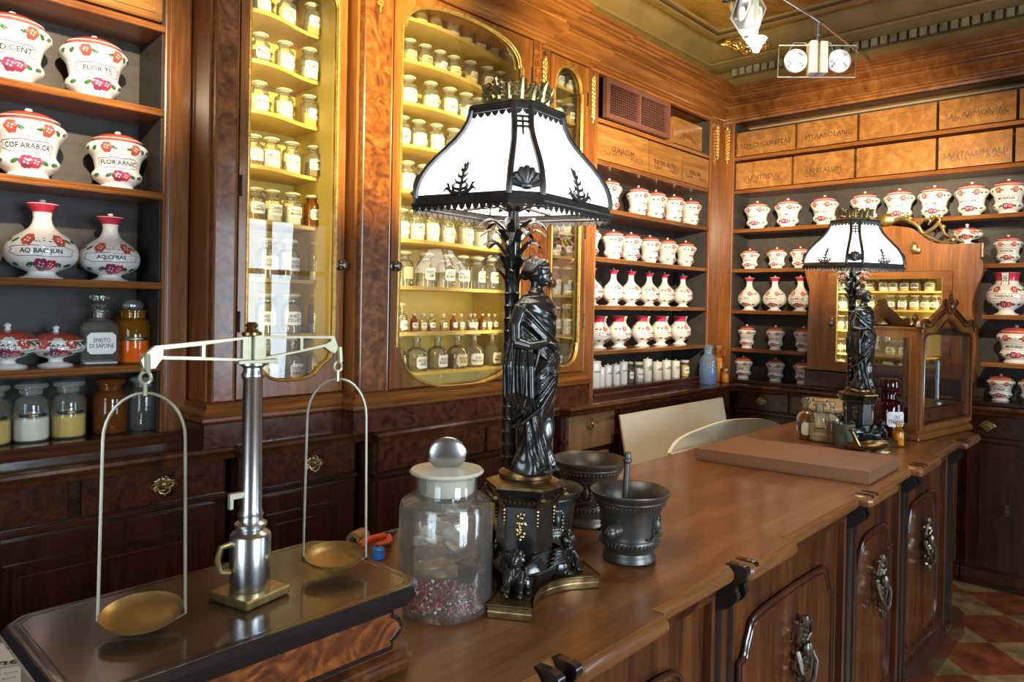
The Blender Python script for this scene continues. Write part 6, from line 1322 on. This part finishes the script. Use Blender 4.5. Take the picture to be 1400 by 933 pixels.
# ================================================================ DISPLAY CASE ON THE COUNTER
DA = math.atan2(.77-.865, 4.2-3.62)
t = thing('glass_display_case', 'carved wooden display case with arched glass front at the far counter end', 'display case', (3.62, .865, 1.0), DA)
LW, LD = .585, .30
b = MB().box((-.015, -.015, 0), (LW+.015, LD+.015, .018), ch=.003).sweep([(0, .018), (.012, .018), (.010, .026), (.002, .032), (-.004, .040), (-.02, .04)], [(0, 0), (LW, 0), (LW, LD), (0, LD)], closed=True).box((.0, .0, .03), (LW, LD, .045)); build(b, 'base', 'walnut_x', t, raw=True)
for x, y in ((0, 0), (LW-.026, 0), (0, LD-.026), (LW-.026, LD-.026)): build(MB().box((x, y, .04), (x+.026, y+.026, .505), ch=.003), 'post', 'walnut', t, raw=True)
def arch(x0, x1, z0, zs, zc_):
    return [(x0, z0), (x1, z0), (x1, zs)]+smooth([(x1-.004, zs+.012), (x1-.03, zs+.03), (x1-(x1-x0)*.26, zs+.042), ((x0+x1)/2, zc_), (x0+(x1-x0)*.26, zs+.042), (x0+.03, zs+.03), (x0+.004, zs+.012)], 4)+[(x0, zs)]
ff = lambda u, v, d: (u, d, v)
top_o = [(0, .045), (LW, .045), (LW, .50)]+smooth([(LW+.012, .515), (LW-.01, .55), (LW-.09, .545), (LW-.16, .575), (LW/2+.045, .612), (LW/2+.035, .635), (LW/2, .648), (LW/2-.035, .635), (LW/2-.045, .612), (.16, .575), (.09, .545), (.01, .55), (-.012, .515)], 4)+[(0, .50)]
d = build(MB().prism(top_o, ff, -.012, .008, holes=[arch(.030, LW-.030, .070, .450, .552)]), 'arched_front', 'walnut', t, raw=True)
build(MB().prism(arch(.04, LW-.04, .07, .447, .548), ff, -.003, .0), 'glass_pane', 'pane', d, raw=True)
b = MB().tube([(p_[0], -.014, p_[1]) for p_ in arch(.030, LW-.030, .070, .450, .552)], .005, 8, closed=True)
P_ = smooth([(-.006, .51), (.02, .545), (.09, .535), (.16, .565), (LW/2-.05, .602)], 5)
for P2 in (P_, [(LW-a_, c_) for a_, c_ in P_]):
    b.tube([(a_, -.016, c_) for a_, c_ in P2], .008, 8); b.tube([(a_, -.014, c_-.022) for a_, c_ in P2], .005, 8)
for i in range(14): a_ = 2*PI*i/14; b.ball((LW/2+.032*cos(a_), -.018, .612+.030*sin(a_)), (.011, .010, .012), 7)
b.ball((LW/2, -.022, .612), (.018, .012, .018), 9).ball((LW/2, -.018, .655), (.014, .010, .018), 8)
for q in (-1, 1): b.tube([(LW/2+q*.05, -.016, .61), (LW/2+q*.075, -.02, .628), (LW/2+q*.06, -.02, .645)], [.008, .007, .004], 7); b.ball((LW/2+q*(LW/2-.005), -.012, .528), (.016, .012, .018), 8)
build(b, 'carving', 'crotch', t, raw=True)
fs = lambda u, v, d: (d, u, v)
d = build(MB().prism(rect(0, .045, LD, .505), fs, -.010, .006, holes=[rect(.035, .075, LD-.035, .465)]), 'side_frame', 'walnut', t, raw=True); build(MB().prism(rect(.03, .07, LD-.03, .47), fs, -.003, 0), 'glass_pane', 'pane', d, raw=True)
d = build(MB().prism(rect(0, .045, LD, .505), fs, LW-.006, LW+.010, holes=[rect(.035, .075, LD-.035, .465)]), 'side_frame', 'walnut', t, raw=True); build(MB().prism(rect(.03, .07, LD-.03, .47), fs, LW-.003, LW), 'glass_pane', 'pane', d, raw=True)
d = build(MB().prism(top_o, ff, LD-.008, LD+.010, holes=[arch(.030, LW-.030, .070, .450, .552)]), 'arched_back', 'walnut', t, raw=True); build(MB().prism(arch(.04, LW-.04, .07, .447, .548), ff, LD-.003, LD), 'glass_pane', 'pane', d, raw=True)
b = MB().box((-.02, -.0, .505), (LW+.0, LD, .513)).sweep([(-.01, .500), (.014, .503), (.016, .512), (.006, .520), (-.01, .521)], [(0, LD), (0, 0)][::-1]); build(b, 'roof', 'walnut', t, raw=True)
for x, y in ((0.012, .02), (.012, LD-.012)): build(MB().lathe([(0, 0), (.012, 0), (.014, .006), (.006, .012), (.013, .024), (.016, .034), (.010, .046), (.003, .054), (0, .056)], c=(x-.004, y, .520), n=14), 'finial', 'crotch', t, raw=True)
# little balance inside
mt = Matrix.Translation((3.62, .865, 1.0)) @ Matrix.Rotation(DA, 4, 'Z')
bp_ = mt @ Vector((.40, .06, .046)); t = thing('small_balance', 'small balance on a burr walnut drawer inside the glass display case', 'scales', tuple(bp_), DA)
build(MB().box((-.33, -.045, 0), (.15, .20, .085), ch=.004), 'drawer_base', 'burl', t, raw=True); build(MB().box((-.34, -.052, .085), (.155, .21, .093), ch=.002), 'base_top', 'mahog', t, raw=True)
build(lat([(0, .093), (.026, .093), (.026, .10), (.010, .106), (.009, .30), (.013, .305), (0, .31)], 16).xf(Matrix.Translation((-.04, 0, 0))), 'column', 'silver', t, raw=True); build(MB().tube([(-.13, 0, .295), (-.04, 0, .308), (.05, 0, .297)], .005, 6), 'beam', 'brass', t, raw=True)
for x in (-.13, .05):
    b = MB().lathe([(0, 0), (.038, .004), (.042, .008), (.036, .006), (0, .003)], c=(x, 0, .11), n=24)
    for q in (-1, 1): b.tube([(x, 0, .295), (x+q*.038, 0, .115)], .0012, 4)
    build(b, 'pan', 'pan', t, raw=True)

# ================================================================ BEHIND THE COUNTER
t = thing('cream_board', 'large plain cream board leaning against the base cabinets', 'board', (3.75, 2.1, 0))
bx0 = on_y(848, 575, 2.27).x; bx1 = on_y(988, 549, 2.27).x
b = MB(); V = []
for x in (bx0, bx1):
    for y, z in ((2.27, .975), (2.28, .978), (2.08, .003), (2.07, .0)): V.append((x, y, z))
b.add(V, [(0, 1, 2, 3)[::-1], (4, 5, 6, 7), (0, 4, 5, 1), (1, 5, 6, 2), (2, 6, 7, 3), (3, 7, 4, 0)]); build(b, 'panel', 'board', t)
b = MB().tube([(bx0-.002, 2.275, .975), (bx0-.002, 2.075, .003)], .005, 6); build(b, 'edge_strip', 'boardedge', t)
t = thing('cream_chair', 'cream plastic chair with rounded backrest behind the cardboard carton', 'chair', (3.0, 1.72, 0), 0)
Ych = 1.68
oc = [(945, 625), (956, 606), (975, 591), (1003, 577), (1035, 573), (1060, 576), (1077, 584), (1090, 592), (1098, 604)]
pts = [on_y(x, y, Ych) for x, y in oc]; pl = [(p.x-3.0, p.z) for p in pts]
P2 = smooth(pl, 4); P2 = P2+[(P2[-1][0]-.08, .72), (P2[-1][0]-.16, .62), (P2[0][0]+.16, .62), (P2[0][0]+.05, .75)]
b = MB(); x_c = (P2[0][0]+P2[-5][0])/2
b.prism(P2, lambda u, v, d: (u, -.04+d+.06*((u-x_c)/.45)**2+.40*(v-.95), v), 0, .018); build(b, 'backrest', 'shell', t, raw=True)
b = MB().box((x_c-.24, .0, .44), (x_c+.24, .34, .47), ch=.012); build(b, 'seat', 'shell', t, raw=True)
for sx_ in (-1, 1):
    for y in (.30, .04): build(MB().tube([(x_c+sx_*.20, y, .45), (x_c+sx_*.24, y, 0)], .012, 8), 'leg', 'silver', t, raw=True)
    build(MB().tube([(x_c+sx_*.14, .02, .45), (x_c+sx_*.14, .0, .66)], .012, 8), 'back_post', 'silver', t, raw=True)

# ================================================================ HALOGEN FIXTURES
def fixture(name, label, c, W_, H_, ang, tilt, pr_):
    t = thing(name, label, 'ceiling light', c, ang)
    tl = Matrix.Rotation(tilt, 4, 'X')
    b = MB().prism(rect(-W_/2, -H_/2, W_/2, H_/2), ff, -.004, .004, holes=[[(q*W_*.28+H_*.36*cos(2*PI*i/28), H_*.36*sin(2*PI*i/28)) for i in range(28)] for q in (-1, 1)]).xf(tl); build(b, 'acrylic_plate', 'pane', t, raw=True)
    b = MB()
    pp = rect(-W_/2, -H_/2, W_/2, H_/2); b.tube([(p_[0], 0, p_[1]) for p_ in pp], .0022, 6, closed=True).xf(tl); build(b, 'polished_edge', 'frost', t, raw=True)
    for q in (-1, 1):
        m_ = Matrix.Translation((q*W_*.28, 0, 0)); r = H_*.34
        b = MB().lathe([(r, -.006), (r, 0), (r*.86, .018), (r*.55, .034), (r*.2, .042), (r*.18, .060), (0, .060), (0, .055), (r*.1, .038), (r*.5, .030), (r*.8, .014), (r*.93, -.002)], n=28, cap=False).xf(Matrix.Rotation(-PI/2, 4, 'X')).xf(tl @ m_); rf = build(b, 'reflector', 'silver', t, raw=True)
        build(MB().tube([(r*1.0*cos(2*PI*i/24), -.004, r*1.0*sin(2*PI*i/24)) for i in range(24)], .004, 6, closed=True).xf(tl @ m_), 'rim', 'frost', t, raw=True)
        build(MB().ball((0, -.006, -r*.55), (r*.55, .004, r*.30), 12).xf(tl @ m_), 'halogen_lamp', 'halo', t, raw=True)
        build(MB().tube([(q*W_*.28, .05, .01), (q*W_*.30, .06, H_*.5), (q*W_*.24, .05, H_*.78), (q*W_*.12, .03, H_*.70), (q*.02, .01, H_*.5)], .0012, 5), 'cable', 'white', t, raw=True)
    b = MB().box((-W_*.115, -.022, -H_*.44), (-W_*.012, .022, H_*.62), ch=.003).box((W_*.012, -.022, -H_*.44), (W_*.115, .022, H_*.60), ch=.003); build(b, 'prism_housing', 'frost', t, raw=True)
    b = MB().box((-W_*.09, -.012, -H_*.36), (W_*.09, .012, H_*.25)); build(b, 'transformer', 'silver', t, raw=True)
    b = MB().tube([(0, 0, H_*.55), (0, 0, H_*.95)], .004, 8).tube([(0, 0, H_*.85), (0, 0, H_*1.28)], .010, 12); build(b, 'clamp', 'silver', t, raw=True)
    return t
f1 = tuple(Vector((0, 0, EYE))+ray(1117, 84)*2.45); f1v = Vector(f1)
sc_ = 2.45/FPX
fixture('halogen_fixture', 'clear acrylic ceiling light with two lit halogen reflectors, right of the other one', f1, 104*sc_, 42*sc_, YAW-PI/2-.05, .10, None)
f2 = Vector((0, 0, EYE))+ray(1024, 18)*2.1; sc2 = 2.1/FPX
t = fixture('halogen_fixture', 'clear acrylic ceiling light seen edge on at the top, glowing tip below', tuple(f2), 125*sc2, 58*sc2, YAW-PI/2+1.05, .35, None)
tp = Vector((0, 0, EYE))+ray(1034, 58)*2.1
b = MB().lathe([(0, -.030), (.008, -.028), (.014, -.012), (.028, .006), (.030, .010), (0, .012)], n=16); b.xf(Matrix.Translation(tp-f2)); b.xf(Matrix.Rotation(-(YAW-PI/2+1.05), 4, 'Z')); build(b, 'halogen_lamp', 'halo', t, raw=True)
e0 = Vector((0, 0, EYE))+ray(1122, 30)*2.45
t = thing('suspension_rod', 'thin metal rod carrying the ceiling lights', 'rod', tuple(e0))
r1 = Vector((0, 0, EYE))+ray(1066, -5)*2.1; r2 = on_x(1192, 87, 4.80); r0 = r1+(r1-r2)*.9
b = MB().tube([r0, r1, e0, r2], .0045, 8); build(b, 'rod', 'silver', t)
for p_ in (r0,): build(MB().tube([p_, (p_.x, p_.y, 3.43)], .002, 6), 'ceiling_wire', 'silver', t)
